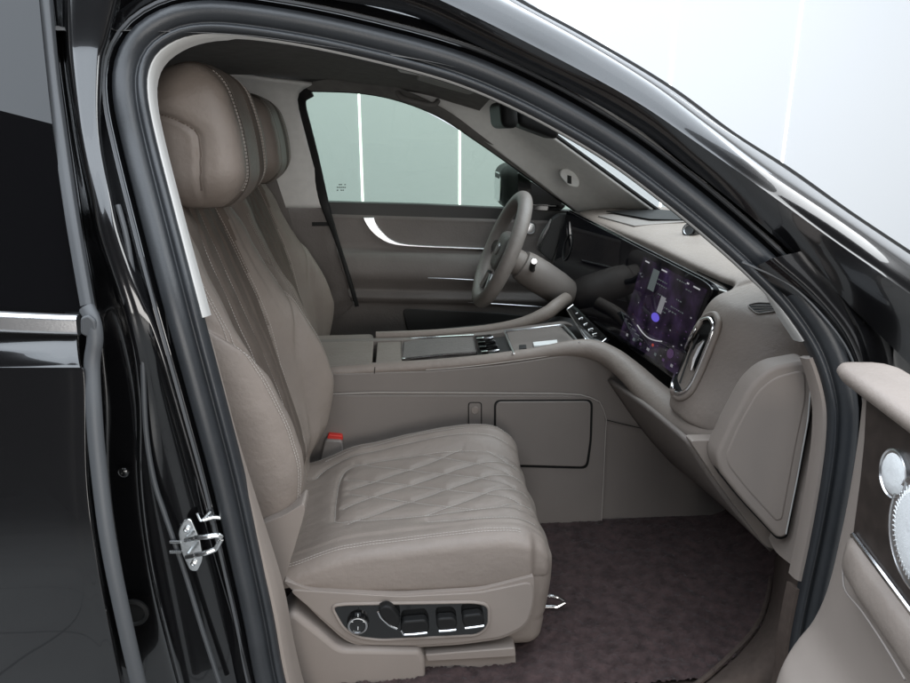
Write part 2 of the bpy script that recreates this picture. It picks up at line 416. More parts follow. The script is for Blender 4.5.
lathe('jamb_screw', P(124, 472, .016), (0, -1, 0), [(.0085, 0), (.0085, .003), (.006, .005), (.003, .0055), (.003, .003), (0, .003)], M['piano'], car, 14)
lathe('rubber_plug', P(134, 612, .012), (0, -1, 0), [(.026, 0), (.026, .004), (.02, .006), (.018, .003), (0, .004)], M['black'], car, 24)

# --- rear door at the left
rows = []
DY = [-60, 0, 60, 130, 200, 260, 308]; DX = [36, 41, 47, 55, 66, 77, 86]; DYY = [.17, .15, .125, .085, .035, .0, -.025]
gp0 = P(86, 308, -.025); ta = math.radians(19.5); gn = V((0, -math.cos(ta), math.sin(ta)))
glassrows = [[PP(x-q, y, gp0, gn) for q in (300, 140, 50, 2)] for x, y in zip(DX, [-60, 0, 60, 130, 200, 260, 312])]
LYs = [316, 338, 352, 366, 380, 480, 560, 640, 720, 800]; LXs = [88, 89, 90, 92, 97, 99, 109, 124, 141, 160]
LYY = [-.040, -.046, -.058, -.069, -.0755, -.102, -.124, -.134, -.134, -.125]
LEX = [0, 0, .006, .013, .015, .016, .016, .016, .016, .016]
rows = []
for x, y, Y, ex in zip(LXs, LYs, LYY, LEX):
    rows.append([P(x-420, y, Y-.010+ex), P(x-240, y, Y-.010+ex), P(x-170, y, Y-.008+ex*.9), P(x-100, y, Y-.0035+ex*.4), P(x-40, y, Y-.001), P(x-22, y, Y-.0005), P(x-14, y, Y-.0002), P(x-12.2, y, Y+.0006), P(x-11, y, Y+.005), P(x-10, y, Y+.02), P(x-8, y, Y+.07)])
rdoor = loft('rear_door', rows, M['paint'], car, nu=60, nv=60, angle=50)
loft('window_glass', glassrows, M['tinted'], rdoor, nu=30, nv=20, angle=0)
bl = [P(a, b, c) for a, b, c in ((-330, 303, -.052), (-120, 312, -.052), (0, 322, -.05), (60, 324.5, -.046), (79, 325, -.044))]
prof = rnd([(-.0145, -.008), (-.0145, .006), (-.010, .010), (.010, .007), (.0145, .003), (.0145, -.008)], .003)
vs, f = sweep_geo(even(bl, 20), prof, [(V((0, 0, 1)), V((0, -1, 0)))]*20)
new_mesh('belt_moulding', vs, f, M['satin'], rdoor, angle=30)
# rubber edge between the doors
e1 = [(41, -60, .165), (46, 0, .145), (53, 75, .11), (63, 150, .065), (74, 225, .015), (88, 306, -.03)]
path = crs([P(*p) for p in e1], 50)
vs, f = sweep_geo(path, rnd([(-.0085, -.006), (-.0085, .008), (-.002, .011), (.0085, .008), (.0085, -.006)], .003), frames(path, (0, -1, .2)))
new_mesh('frame_strip', vs, f, M['rubber_grey'], rdoor, angle=30)
e2 = [(87, 308, -.036), (93, 322, -.046), (95, 340, -.052), (92, 365, -.058), (94, 410, -.08), (98, 460, -.096), (108, 540, -.119), (124, 620, -.132), (140, 690, -.134), (165, 790, -.126)]
path = crs([P(*p) for p in e2], 60)
vs, f = sweep_geo(path, circ(.0115, 12, .010), frames(path, (0, -1, 0)))
new_mesh('edge_seal', vs, f, M['rubber_grey'], rdoor)
prism('moulding_end_cap', [P(a, b, -.058) for a, b in rnd([(80, 318), (88, 315), (95, 321), (97, 333), (88, 338), (80, 334)], 3)], (0, .02, 0), M['rubber_grey'], rdoor)

# --- floor, footwell
fl = [V((-1.2, .03, .35)), V((1.2, .03, .35)), V((1.2, 1.67, .35)), V((-1.2, 1.67, .35))]
prism('cabin_floor', fl, (0, 0, -.05), M['carpet_side'], car, bevel=0)
bot = [PZ(a, b, .355) for a, b in ((600, 740), (690, 694), (735, 657), (760, 627), (771, 594), (774, 560))]
mid = [P(a, b, c) for a, b, c in ((640, 745, .06), (740, 690, .06), (770, 655, .08), (785, 620, .10), (790, 585, .12), (788, 545, .14))]
tp = [P(a, b, c) for a, b, c in ((660, 770, .03), (800, 700, .03), (806, 650, .03), (812, 610, .035), (818, 570, .04), (822, 520, .04))]
loft('footwell_side', [bot, mid, tp], M['carpet_side'], car, nu=20, nv=30, angle=0)
slab('sill', [(200, 800), (900, 800), (900, 860), (200, 860)], -.02, .10, M['plastic'], car)
fwl = [[V((.86, y, .345)), V((1.02, y, .40)), V((1.13, y, .56)), V((1.16, y, .9)), V((1.16, y, 1.1))] for y in (.12, .4, .72, 1.1, 1.6)]
loft('firewall', fwl, M['carpet_side'], car, nu=12, nv=20, angle=0)

# --- floor mat: deep pile (a loose thing)
def mat_geo():
    vs, nx, ny = [], 300, 190
    x0, x1, y0, y1 = -.30, 1.08, .09, .74
    for i in range(nx+1):
        for j in range(ny+1):
            x = x0+(x1-x0)*i/nx; y = y0+(y1-y0)*j/ny
            z = .362+.006*noise.noise((x*9, y*9, 0))+.005*noise.noise((x*48, y*34, 3))+random.uniform(-.0034, .0034)
            z = .362+(z-.362)*sm(.74, .69, y)
            z += .19*max(0, (x-.90)/.18)**1.6
            vs.append(V((x+random.uniform(-.0018, .0018), y+random.uniform(-.0018, .0018), z)))
    return vs, grid_faces(nx+1, ny+1)
# right-hand limit of the mat follows the wheel arch: drop faces outside it
vs, fs = mat_geo()
arch = [(p.x, p.y) for p in bot]
def inside(x, y):
    if x < arch[0][0]: return True
    for (ax, ay), (bx, by) in zip(arch, arch[1:]):
        if min(ax, bx) <= x <= max(ax, bx) and abs(bx-ax) > 1e-6: return y > ay+(by-ay)*(x-ax)/(bx-ax)-.004
    return y > arch[-1][1]-.004
fs = [q for q in fs if inside(sum(vs[i].x for i in q)/4, sum(vs[i].y for i in q)/4)]
floor_mat = new_mesh('floor_mat', vs, fs, M['carpet'], None, smooth=True, angle=0)
tube('mat_binding', crs([tuple(p+V((-.004, .004, .006))) for p in bot], 40), .006, M['carpet_side'], floor_mat, (0, 0, 1), 8)
tag(floor_mat, 'dark plum deep pile floor mat lying in the footwell before the front seat', 'floor mat')

# ------------------------------------------------------------------ front seats
SY = .415                                     # centre line of the passenger seat
XB, ZB = -.205, .60                           # where insert of the backrest meets the cushion
REC = math.radians(16.3); UA = V((-math.sin(REC), 0, math.cos(REC))); NA = V((math.cos(REC), 0, math.sin(REC)))
# cushion -----------------------------------------------------------------
CH = V((.281, .255, .052))
def quilt():
    c = []
    out = [(-.15, -.115), (-.155, .0), (-.15, .10), (-.12, .130), (.0, .142), (.15, .135), (.31, .12)]
    out2 = [(-.15, -.115), (-.12, -.13), (0, -.142), (.14, -.142), (.31, -.125)]
    out3 = [(-.22, .135), (-.19, .168), (-.1, .182), (.1, .185), (.22, .178), (.31, .165)]
    out4 = [(.05, -.17), (.15, -.180), (.24, -.175), (.31, -.165)]
    c += [out, out2, out3, out4]
    for s in (-1, 1):
        for k in range(5):
            x0 = -.45+.165*k
            pts = []
            for i in range(25):
                t = i/24; x = x0+.60*t; y = s*(-.142+.284*t)*(1-.16*sm(.1, .3, x))
                if -.15 < x < .31: pts.append((x, y*(1+.12*x)))
            if len(pts) > 1: c.append(pts)
    return c
QC = [crs(q, 30) for q in quilt()]
def quilt_depth(x, y):
    if abs(y) > .2: return 0
    d = min(seg_dist((x, y), q[::2]+[q[-1]]) for q in QC)
    return -.0050*gauss(d, .006)+.0030*sm(0, .03, d)
def cush_top(x, y):
    """height added to the flat cushion top"""
    z = .014*sm(-.26, .1, x)-.035*(1-sm(-.27, -.10, x))+.010*sm(.02, .2, x)
    z += (.016 if y > 0 else .001)*sm(.13, .20, abs(y))*(.25+.75*sm(-.26, .02, x))-.012*sm(.215, .26, abs(y))
    z += (.022*sm(-.1, .15, x) if y > 0 else 0)*sm(.1, .2, y)
    z += .003*noise.noise((x*11, y*11, 1))+.0014*noise.noise((x*22, y*50, 4))
    return z
def cush_fn(v, q=True):
    w = sm(-.05, .035, v.z)
    x, y = v.x+.018, v.y
    z = v.z*(1-.15*sm(.1, -.25, x))+cush_top(x, y)*w
    if v.z > .035 and q and abs(y) < .2: z += quilt_depth(x, y)
    u = max(0, (x-.185)/.114); z -= .050*u**2.6*w          # rolls over at the front
    ins = .014*sm(.252, .268, x)                          # side panel ends, the front roll is set in
    y2 = y*(1+.012*math.sin(3.14*(v.z+.05)/.1))
    y2 -= math.copysign(ins*sm(.2, .25, abs(y)), y)
    lowlift = (1-w)*(.02*sm(-.12, -.26, x)+.010*sm(.15, .26, x))
    return V((x-.005, SY+y2, .600+z+lowlift))
seat = None
def seat_build():
    # base shell with the side valance
    side = rnd([(282, 580), (310, 590), (400, 595), (480, 590), (534, 576), (534, 604), (527, 626), (504, 639), (460, 645), (410, 648), (362, 647), (345, 641), (318, 617)], [6, 10, 10, 10, 3, 10, 10, 16, 10, 10, 10, 14, 10])
    pts = [P(a, b, .150) for a, b in side]
    g1 = prism_geo(pts, (0, .53, 0))
    s = new_mesh('seat', *g1, M['plastic'], car, bevel=.006, bseg=4, angle=35)
    # raised border of the valance
    out = rnd([(297, 596), (400, 600), (480, 597), (531, 586), (531, 604), (524, 624), (503, 635), (462, 641), (412, 644), (364, 643), (348, 637), (322, 615)], 9)
    inn = rnd([(331, 606), (345, 604), (475, 602), (489, 605), (489, 626), (478, 635), (380, 640), (357, 637), (343, 628)], 8)
    prism('valance', [P(a, b, .145) for a, b in rnd([(288, 590), (400, 597), (480, 593), (533, 582), (533, 604), (526, 625), (503, 637), (460, 643), (410, 646), (363, 645), (346, 639), (318, 615)], 9)], (0, .02, 0), M['plastic'], s, bevel=.004)
    sp = prism('switch_panel', [P(a, b, .1425) for a, b in inn], (0, .012, 0), M['piano'], s, bevel=.002)
    vs, f = sweep_geo([P(a, b, .1435) for a, b in inn+inn[:1]], circ(.0035, 8), frames([P(a, b, .1435) for a, b in inn+inn[:1]], (0, -1, 0)))
    new_mesh('panel_rim', vs, f, M['plastic'], s)
    def kn(name, c, prof, m, k=24): return lathe(name, P(*c, .1425), (0, -1, 0), prof, m, s, k)
    kn('lumbar_knob', (358, 622), [(.0225, 0), (.0215, .010), (.018, .0125), (.0165, .0115), (.0155, .010), (0, .011)], M['piano'])
    lathe('knob_ring', P(358, 622, .1435), (0, -1, 0), [(.0180, .0095), (.0195, .0130), (.0165, .0135), (.0155, .0105)], M['satin'], s)
    new_mesh('knob_mark', *join(*[tube_geo([P(358+5*a, 622+5*b, .131), P(358+8*a, 622+8*b, .131)], .0008, (0, -1, 0), 5) for a, b in ((1, 0), (-1, 0), (0, 1), (0, -1))]), M['white'], s)
    def switch(px, name='seat_switch'):
        o = prism(name, [P(a, b, .1225) for a, b in rnd(px, 4)], (0, .02, 0), M['black'], s, bevel=.004, bseg=4)
        return o
    switch([(378, 609), (386, 606), (392, 608), (401, 620), (398, 629), (391, 628), (380, 617)], 'recline_switch')
    switch([(402, 622), (426, 620), (430, 628), (428, 634), (404, 636), (400, 630)])
    switch([(437, 619), (453, 618), (458, 623), (456, 630), (440, 632), (436, 626)])
    switch([(463, 616), (481, 614), (485, 620), (484, 626), (466, 629), (462, 623)])
    for l in (((378, 612), (381, 618), (390, 626), (397, 629)), ((401, 630), (404, 635), (415, 634.5), (427, 633)), ((439, 631.5), (448, 631), (456, 630)), ((465, 628.5), (474, 627.5), (484, 626))):
        tube('switch_trim', even([P(a, b, .121) for a, b in l], 10), .0022, M['chrome'], s, (0, -1, 0), 6)
    # cushion
    CF = M['leather']
    c = rbox('cushion', CH, .017, .0040, cush_fn, CF, s)
    # thigh rest in front of the cushion
    def fl_fn(v):
        z = v.z; x = v.x
        t = sm(-.12, .10, z)
        x += .004*math.sin(math.pi*(z+.12)/.24)-.016*(1-t)-.003*gauss(z+.05, .006)
        x += .003*math.cos(v.y*42)*sm(-.03, .06, z)*sm(.22, .12, abs(v.y))
        return V((.254+x, SY+v.y*(1-.04*(1-t)), .502+z))
    rbox('thigh_rest', V((.048, .241, .122)), .034, .006, fl_fn, CF, s)
    # stitching on the cushion
    top = lambda x, y: cush_fn(V((x-.018, y, CH.z)))+V((0, 0, .0008))
    cur = [[top(x, y) for x, y in q if -.245 < x < .285] for q in QC]
    for off in (-.232, -.226): cur.append([cush_fn(rb(V((-.25+.47*i/40, off, CH.z)), CH, .017), False)+V((0, -.0006, .0008)) for i in range(41)])
    cur.append([cush_fn(rb(V((-.25+.52*i/40, .225, CH.z)), CH, .017), False)+V((0, 0, .0008)) for i in range(41)])
    for yy in (.195,): cur.append([top(-.2+.44*i/30, yy+.012*math.sin(i/30*3)) for i in range(31)])
    for k in cur:
        if len(k) > 2: new_mesh('cushion_stitching', *dashes([k]), M['stitch'], s, smooth=False)
    # backrest ----------------------------------------------------------------
    BH = V((.056, .25, .424))
    def prof_w(t):                            # half width factor along the height
        return 1.0-.05*sm(.05, .2, t)-.07*sm(.17, .34, t)-.12*sm(.32, .42, t)-.06*sm(-.2, -.37, t)
    FL = [crs(q, 24) for q in [
        [(-.130, .39), (-.142, .2), (-.140, .05), (-.122, -.12), (-.102, -.3)], [(.130, .39), (.142, .2), (.140, .05), (.122, -.12), (.102, -.3)],
        [(-.055, .40), (-.07, .2), (-.066, 0), (-.05, -.2), (-.04, -.3)], [(.055, .40), (.07, .2), (.066, 0), (.05, -.2), (.04, -.3)],
        [(0, .40), (0, -.3)]]]
    def back_fn(v, groove=True):
        n, y, t = v.x, v.y, v.z
        front = sm(-.02, .05, n)
        ay = abs(y)/.25
        bol = sm(.48, .82, ay)*(sm(.42, .22, t)*.30+sm(.22, -.14, t)*.70)*sm(-.39, -.17, t)
        n2 = n+front*((.088 if y > 0 else .060)*bol-.016*sm(.35, .42, t)+.006*math.cos(t*6))
        n2 += front*.010*sm(.55, 0, ay)*gauss(t+.1, .18)-front*.03*sm(-.28, -.37, t)
        if groove and n > .04 and abs(y) < .165 and -.33 < t < .40:
            d = min(seg_dist((y, t), q) for q in FL)
            n2 -= .007*gauss(d, .008)-.003
        if groove and n > .0:
            yg = .25-.092*sm(.17, -.12, t)-.012*sm(-.12, -.35, t)
            d = abs(y)-yg
            n2 -= front*(.009*gauss(d, .005)*sm(.18, .12, t)-.007*sm(0, .018, d)*sm(.18, .05, t)*sm(-.39, -.3, t))
        y2 = y*prof_w(t)
        zz = t-.045*sm(.2, .42, t)*(ay**2)
        n2 += (.003*noise.noise((y*12, t*12, 5))+.0012*noise.noise((y*45, t*20, 9)))*front
        return V((XB, SY, ZB))+UA*(zz+.418)+NA*(n2-.052)+V((0, y2, 0))
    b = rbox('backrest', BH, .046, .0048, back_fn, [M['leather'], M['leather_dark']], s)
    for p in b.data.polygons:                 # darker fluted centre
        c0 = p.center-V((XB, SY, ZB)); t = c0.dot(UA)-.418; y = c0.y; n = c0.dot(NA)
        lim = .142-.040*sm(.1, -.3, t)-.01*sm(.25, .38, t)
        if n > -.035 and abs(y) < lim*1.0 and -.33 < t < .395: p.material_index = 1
    bt = lambda y, t: back_fn(rb(V((BH.x, y, t)), BH, .046))+NA*.0006
    cur = [[bt(y+d, t) for y, t in q] for q in FL for d in ((-.004, .004) if abs(q[0][0]) > .12 else (.003,))]
    for sg in (-1, 1):
        for d in (.004, .012): cur.append([back_fn(rb(V((BH.x, sg*(.222+d+.004*math.sin(i/5)), -.36+.60*i/40)), BH, .046))+NA*.0010+V((0, sg*.0008, 0)) for i in range(41)])
    for k in cur: new_mesh('backrest_stitching', *dashes([k]), M['stitch'], s, smooth=False)
    # side shield at the recliner
    rows_ = []
    sh = rnd([(250, 534), (262, 524), (285, 515), (304, 503), (305, 512), (297, 540), (287, 572), (280, 592), (262, 604), (252, 570)], 7)
    prism('recliner_cover', [P(a, b, .150) for a, b in sh], (0, .06, 0), M['plastic'], s, bevel=.008, bseg=4)
    # rail covers
    prism('rail_cover', [P(a, b, .135) for a, b in rnd([(268, 640), (292, 612), (318, 632), (340, 650), (420, 651), (425, 660), (426, 720), (268, 720)], 8)], (0, .10, 0), M['plastic'], s, bevel=.010, bseg=4)
    prism('rail_step', [P(a, b, .165) for a, b in rnd([(405, 652), (515, 645), (516, 668), (430, 672), (405, 700)], 3)], (0, .10, 0), M['plastic'], s, bevel=.004)
    prism('rail_lip', [P(a, b, .15) for a, b in rnd([(425, 655), (515, 648), (516, 657), (427, 662)], 2)], (0, .10, 0), M['plastic'], s, bevel=.004)
    # chrome pull loop under the front edge
    tube('seat_lever', even([P(a, b, .33) for a, b in ((538, 594), (548, 596), (557, 597), (566, 602), (557, 607), (545, 607), (538, 606))], 24), .004, M['chrome'], s, (0, -1, 0), 8)
    # belt buckle
    prism('belt_buckle', [P(a, b, .69) for a, b in rnd([(325, 440), (342, 441), (343, 452), (338, 470), (318, 470)], 3)], (0, .022, 0), M['grey_leather'], s, bevel=.004)
    prism('buckle_button', [P(a, b, .70) for a, b in rnd([(328, 434.5), (342, 436), (343, 440.5), (327, 439.5)], 1.5)], (0, .018, 0), M['red'], s, bevel=.002)
    # headrest
    HH = V((.084, .138, .127)); HT = math.radians(9)
    hu = V((-math.sin(HT), 0, math.cos(HT))); hn = V((math.cos(HT), 0, math.sin(HT)))
    HC = V((-.383, SY, 1.437))
    def head_fn(v, g=True):
        n, y, t = v.x, v.y, v.z
        f = sm(-.06, .06, n)
        ay = abs(y)/.142
        n2 = n+f*(.020*(1-(t/.125)**2)-.014*(1-ay**2)) + f*.012*sm(.6, .95, ay)
        t2 = t*(1+.10*sm(-.08, .05, n)*(1-.4*ay))-.012*ay*ay*math.tanh(t/.04)
        t2 -= .022*sm(.0, -.08, n)*sm(0, .1, t)
        if g:
            n0 = .008-.075*sm(.0, .115, t)-.012*sm(0, -.12, t)
            k0 = sm(.65, 1, ay)
            y = y*(1-(.07*gauss(n-n0, .0042))*k0+.035*k0*sm(n0, n0+.03, n)-.02*k0*sm(n0, n0-.02, n))
            d2 = abs(abs(y)-.088)
            n2 -= .004*gauss(d2, .004)*sm(.03, .06, n)
            d3 = abs(abs(y)-.052)
            n2 -= .003*gauss(d3, .004)*sm(.03, .06, n)
            t2 -= .003*gauss(d2, .004)*sm(.09, .12, t)
        y = y*(1+.05*(1-(t/.125)**2))
        return HC+hu*t2+hn*n2+V((0, y, 0))
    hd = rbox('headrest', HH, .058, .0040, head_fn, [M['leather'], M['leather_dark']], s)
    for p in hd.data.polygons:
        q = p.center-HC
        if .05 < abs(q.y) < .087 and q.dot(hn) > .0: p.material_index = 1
    for sg in (-1, 1):                        # piped seam round the side panel
        pp = [head_fn(rb(V((.008-.075*sm(.0, .115, t)-.012*sm(0, -.12, t), sg*HH.y, t)), HH, .058))+V((0, sg*.0008, 0)) for t in [-.105+.20*k/24 for k in range(25)]]
        tube('headrest_piping', pp, .0021, M['leather_dark'], s, (0, 1, 0), 6)
    ht = lambda y, t: head_fn(rb(V((HH.x, y, t)), HH, .058))+hn*.0006
    cur = []
    for sg in (-1, 1):
        for yy in (.094, .082, .052): cur.append([ht(sg*yy, -.115+.235*i/30) for i in range(31)])
    for k in cur: new_mesh('headrest_stitching', *dashes([k]), M['stitch'], s, smooth=False)
    for d in (-.06, .06):
        tube('headrest_post', [HC+V((-.03, d, -.09)), HC+V((-.035, d, -.20))], .0075, M['piano'], s, (1, 0, 0), 12)
        lathe('post_collar', HC+V((-.035, d, -.160)), (0, 0, 1), [(.016, -.02), (.016, .012), (.012, .016), (.0, .016)], M['black'], s, 16)
    return s
seat = seat_build()
seat['label'] = 'front seat nearest the open door, quilted taupe leather'
def dup_part(o, off, label):
    c = o.copy(); COL.objects.link(c); c.location = o.location+V(off)
    if label: c['label'] = label
    for ch in list(o.children):
        k = ch.copy(); COL.objects.link(k); k.parent = c
    return c
dup_part(seat, (-.075, .88, -.015), 'driver seat behind the centre console')

# ------------------------------------------------------------------ centre console
side = rnd([(150, 380), (330, 374), (430, 371), (500, 365), (560, 356), (592, 352), (615, 362), (640, 385), (668, 420), (700, 462), (735, 505), (752, 522), (720, 533), (690, 543), (660, 545), (600, 536), (480, 530), (150, 530)], 5)
core = [(150, 404), (330, 402), (430, 398), (500, 392), (560, 382), (600, 376), (640, 400), (690, 470), (735, 515), (690, 538), (600, 532), (480, 526), (150, 526)]
con = new_mesh('centre_console', *join(prism_geo([P(a, b, .725) for a, b in side], (0, .03, 0)), prism_geo([P(a, b, .75) for a, b in core], (0, .30, 0)), prism_geo([P(a, b, .725)+V((0, .305, -.0)) for a, b in side], (0, .03, 0))), M['plastic_grey'], car, bevel=.006, angle=35)
prism('side_panel', [P(a, b, .717) for a, b in rnd([(150, 397), (330, 395), (560, 396), (592, 397), (604, 406), (606, 425), (601, 533), (150, 524)], [1, 4, 4, 14, 14, 14, 2, 2])], (0, .02, 0), M['plastic_grey'], con, bevel=.003)
prism('pocket_gap', [P(a, b, .7155) for a, b in rnd([(494, 400), (593, 399.5), (592, 440), (588, 469), (494, 466.5)], 7)], (0, .01, 0), M['black'], con, bevel=.0)
prism('pocket_door', [P(a, b, .711) for a, b in rnd([(496, 402), (591, 401.5), (590, 440), (586, 467), (496, 464.5)], 6)], (0, .01, 0), M['plastic_grey'], con, bevel=.002)
prism('hook_plate', [P(a, b, .7155) for a, b in rnd([(469, 403), (481, 403), (481, 430), (469, 430)], 3)], (0, .006, 0), M['plastic_grey'], con, bevel=.001)
hp = rnd([(468.5, 402.5), (481.5, 402.5), (481.5, 430.5), (468.5, 430.5)], 3)
tube('hook_gap', [P(a, b, .7153) for a, b in hp+hp[:1]], .0011, M['black'], con, (0, -1, 0), 6)
lathe('hook_button', P(475, 410, .7155), (0, -1, 0), [(.0105, 0), (.0105, .002), (.0095, .003), (.0085, .002), (0, .0024)], M['plastic'], con, 20)
lathe('lock_pin', P(475, 426, .7155), (0, -1, 0), [(.004, 0), (.004, .003), (0, .003)], M['piano'], con, 10)
tube('side_seam', crs([P(a, b, .7165) for a, b in ((606, 420), (640, 428), (668, 432))], 12), .0013, M['black'], con, (0, -1, 0), 6)
tube('side_seam', even([P(a, b, .7155) for a, b in ((330, 394.2), (375, 392.3), (480, 392.8), (560, 393.6), (585, 395), (600, 402), (606.5, 416), (604, 470), (601, 532))], 40), .0011, M['stitch'], con, (0, -1, 0), 6)
# top deck (seen from above): lid, deck, tray
def deck(px): return [PZ(a, b, z) for a, b, z in px]
zt = lambda x: .826+.075*sm(-.05, .55, x)
def on_top(a, b, dz=0):
    z = .83
    for _ in range(6): z = zt(PZ(a, b, z).x)
    return PZ(a, b, z+dz)
def top_slab(name, px, th, m, parent, dz=0, r=0, bevel=.003, **kw):
    q = rnd(px, r) if r else px
    return prism(name, [on_top(a, b, dz) for a, b in q], (0, 0, -th), m, parent, bevel=bevel, **kw)
top_slab('armrest_lid', [(250, 336), (318, 335.5), (374, 334), (371, 373), (318, 374), (240, 376)], .045, M['leather'], con, dz=.004, r=[2, 2, 5, 6, 2, 2], bevel=.008, bseg=4)
top_slab('console_deck', [(378, 334), (402, 334), (402, 370), (375, 372)], .04, M['leather'], con, r=2, bevel=.004)
top_slab('console_tray', [(400, 333), (560, 316), (592, 322), (600, 341), (560, 349), (480, 359), (398, 367)], .02, M['darkgrey'], con, dz=-.034, bevel=.001)
lathe('lid_button', on_top(388, 343, .005), (0, 0, 1), [(.009, 0), (.0085, .004), (.006, .005), (0, .005)], M['white'], con, 16)
top_slab('cup_holder_lid', [(404, 340), (473, 336), (477, 352), (403, 358.5)], .012, M['door_panel'], con, dz=-.002, r=2, bevel=.001)
fr = [on_top(a, b, .001) for a, b in ((477, 352.5), (440, 355), (403, 359), (402, 349), (402.5, 339.3), (440, 337), (474, 335.3))]
tube('lid_frame', even(fr, 40), .0026, M['chrome'], con, (0, 0, 1), 8)
chb = top_slab('selector_block', [(474, 335.5), (492, 334), (501, 353.5), (478, 356)], .012, M['piano'], con, dz=.003, r=2, bevel=.002)
for a, b, c, d in ((477, 339, 493, 337.6), (478.5, 343, 495, 341.6), (480, 347.5, 497, 346), (482, 352.3, 499, 350.6)):
    tube('selector_button', even([on_top(a, b, .005), on_top((a+c)/2, (b+d)/2, .008), on_top(c, d, .005)], 5), .0038, M['chrome'] if b in (339, 352.3) else M['piano'], con, (0, 0, 1), 8)
top_slab('charging_pad', [(506, 331.5), (560, 326), (577, 343), (514, 352.5)], .008, M['plastic_grey'], con, dz=-.026, r=3, bevel=.001)
tube('tray_rim', even([on_top(a, b, .003) for a, b in ((514, 353.5), (509, 342), (504, 331), (532, 328.5), (563, 325), (571, 333), (579, 343))], 40), .003, M['satin'], con, (0, 0, 1), 8)
top_slab('tray_label', [(533, 342), (557, 339.6), (557.5, 343.4), (534, 346)], .004, M['white'], con, dz=-.023, bevel=.0005)
top_slab('pad_mark', [(519, 345), (526, 344.3), (526.5, 348), (519.5, 348.8)], .003, M['darkgrey'], con, dz=-.0245, bevel=.0003)
# padded rails either side of the deck, near one runs on across the lower dashboard
near = [(300, 374, .745), (345, 371, .745), (378, 368.5, .745), (430, 365.5, .745), (480, 361, .745), (530, 354.5, .745), (568, 349, .745), (592, 349.5, .735), (612, 358, .70), (632, 374, .62), (652, 394, .52), (672, 412, .42), (690, 426, .33), (707, 434, .26), (724, 438, .21)]
rp = even([V(p) for p in crs([P(*p) for p in near], 120)], 90)
def rr(t): return .0185+.014*sm(.45, .62, t)+.010*sm(.62, .85, t)-.012*sm(.93, 1, t)
rail = tube('padded_rail', rp, rr, M['leather'], con, (0, 0, 1), 20, ry=lambda t: (.0165+.012*sm(.45, .62, t)+.008*sm(.62, .85, t))*(1-.15*sm(.93, 1, t)))
tube('rail_seam', [p+V((0, -.0185, -.006)) for p in rp[22:58]], .0011, M['stitch'], con, (0, 0, 1), 6)
tube('rail_seam', even([P(a, b, .726) for a, b in ((375, 367), (374, 376))], 4), .0011, M['black'], con, (0, -1, 0), 6)
far = [(376, 336, 1.075), (430, 334, 1.075), (480, 330, 1.075), (520, 323.5, 1.075), (545, 314, 1.08), (556, 306, 1.10), (566, 299, 1.16)]
tube('padded_rail', crs([P(*p) for p in far], 50), lambda t: .014+.008*sm(.3, .7, t), M['leather'], con, (0, 0, 1), 16)
# tilted touch strip
tp_ = [P(570, 309, 1.02), P(578, 312, 1.0), P(604, 340, .80), P(597, 342, .79), P(588, 338, .80)]
strip = prism('touch_strip', [P(a, b, c) for a, b, c in ((567, 309, 1.0), (573, 305.5, 1.02), (606, 338, .80), (600, 343, .79), (587, 339, .81))], (.012, 0, -.006), M['piano'], con, bevel=.001)
tube('strip_rim', even([P(a, b, c) for a, b, c in ((606, 339, .80), (600, 344, .79), (586, 340, .81), (567, 309.5, 1.0), (573, 305, 1.02))], 40), .0024, M['chrome'], con, (0, 0, 1), 8)
sy = []
for k, (u, w) in enumerate(((.15, .5), (.32, .5), (.52, .5), (.70, .5), (.86, .5))):
    a = P(572, 311, .995).lerp(P(597, 339, .80), u); b = P(575, 309, 1.0).lerp(P(602, 338, .80), u)
    p = a.lerp(b, .5)-V((.003, 0, -.002)); d = (b-a)*.9; e = (P(597, 339, .80)-P(572, 311, .995)).normalized()*.006
    sy.append(tube_geo([p-d*.5, p+d*.5], .0011, (0, 0, 1), 5)); sy.append(tube_geo([p-d*.5, p-d*.5+e], .0011, (0, 0, 1), 5))
    if k % 2: sy.append(tube_geo([p+d*.5, p+d*.5+e], .0011, (0, 0, 1), 5))
new_mesh('strip_symbols', *join(*sy), mat('lit_symbols', (.6, .6, .6), emit=(.8, .85, .9), es=.5), con)

# ------------------------------------------------------------------ dashboard
PR = [(1.16, 1.13), (1.02, 1.150), (.88, 1.150), (.78, 1.140), (.705, 1.122), (.665, 1.102), (.640, 1.055), (.618, .97), (.592, .885), (.605, .850), (.70, .84), (.80, .84)]
PD = [(1.16, 1.13), (1.02, 1.152), (.90, 1.154), (.80, 1.147), (.742, 1.134), (.735, 1.110), (.742, 1.05), (.738, .97), (.722, .885), (.708, .84), (.72, .76), (.86, .66)]
rows = []
for y, dx, dz, pr in ((.125, .14, -.06, PR), (.14, .10, -.035, PR), (.165, .068, -.018, PR), (.20, .042, -.008, PR), (.24, .020, -.003, PR), (.28, .004, 0, PR), (.32, 0, 0, PR), (.365, .002, 0, PR), (.39, .03, 0, PR), (.41, 0, .0, PD), (.48, 0, .0, PD), (.6, -.01, .004, PD), (.9, -.025, .014, PD), (1.25, -.055, .020, PD), (1.55, -.075, .022, PD), (1.64, -.03, .01, PD)):
    rows.append([V((x+dx*sm(1.1, .75, x), y, z+dz*sm(.9, 1.1, z))) for x, z in pr])
dash = loft('dashboard', rows, [M['leather'], M['black']], car, nu=150, nv=90, angle=0)
for p in dash.data.polygons:
    if p.center.y > .392 and p.center.z < 1.118 and p.center.x < .79: p.material_index = 1
from mathutils.bvhtree import BVHTree
dash_tree = BVHTree.FromPolygons([v.co for v in dash.data.vertices], [tuple(p.vertices) for p in dash.data.polygons])
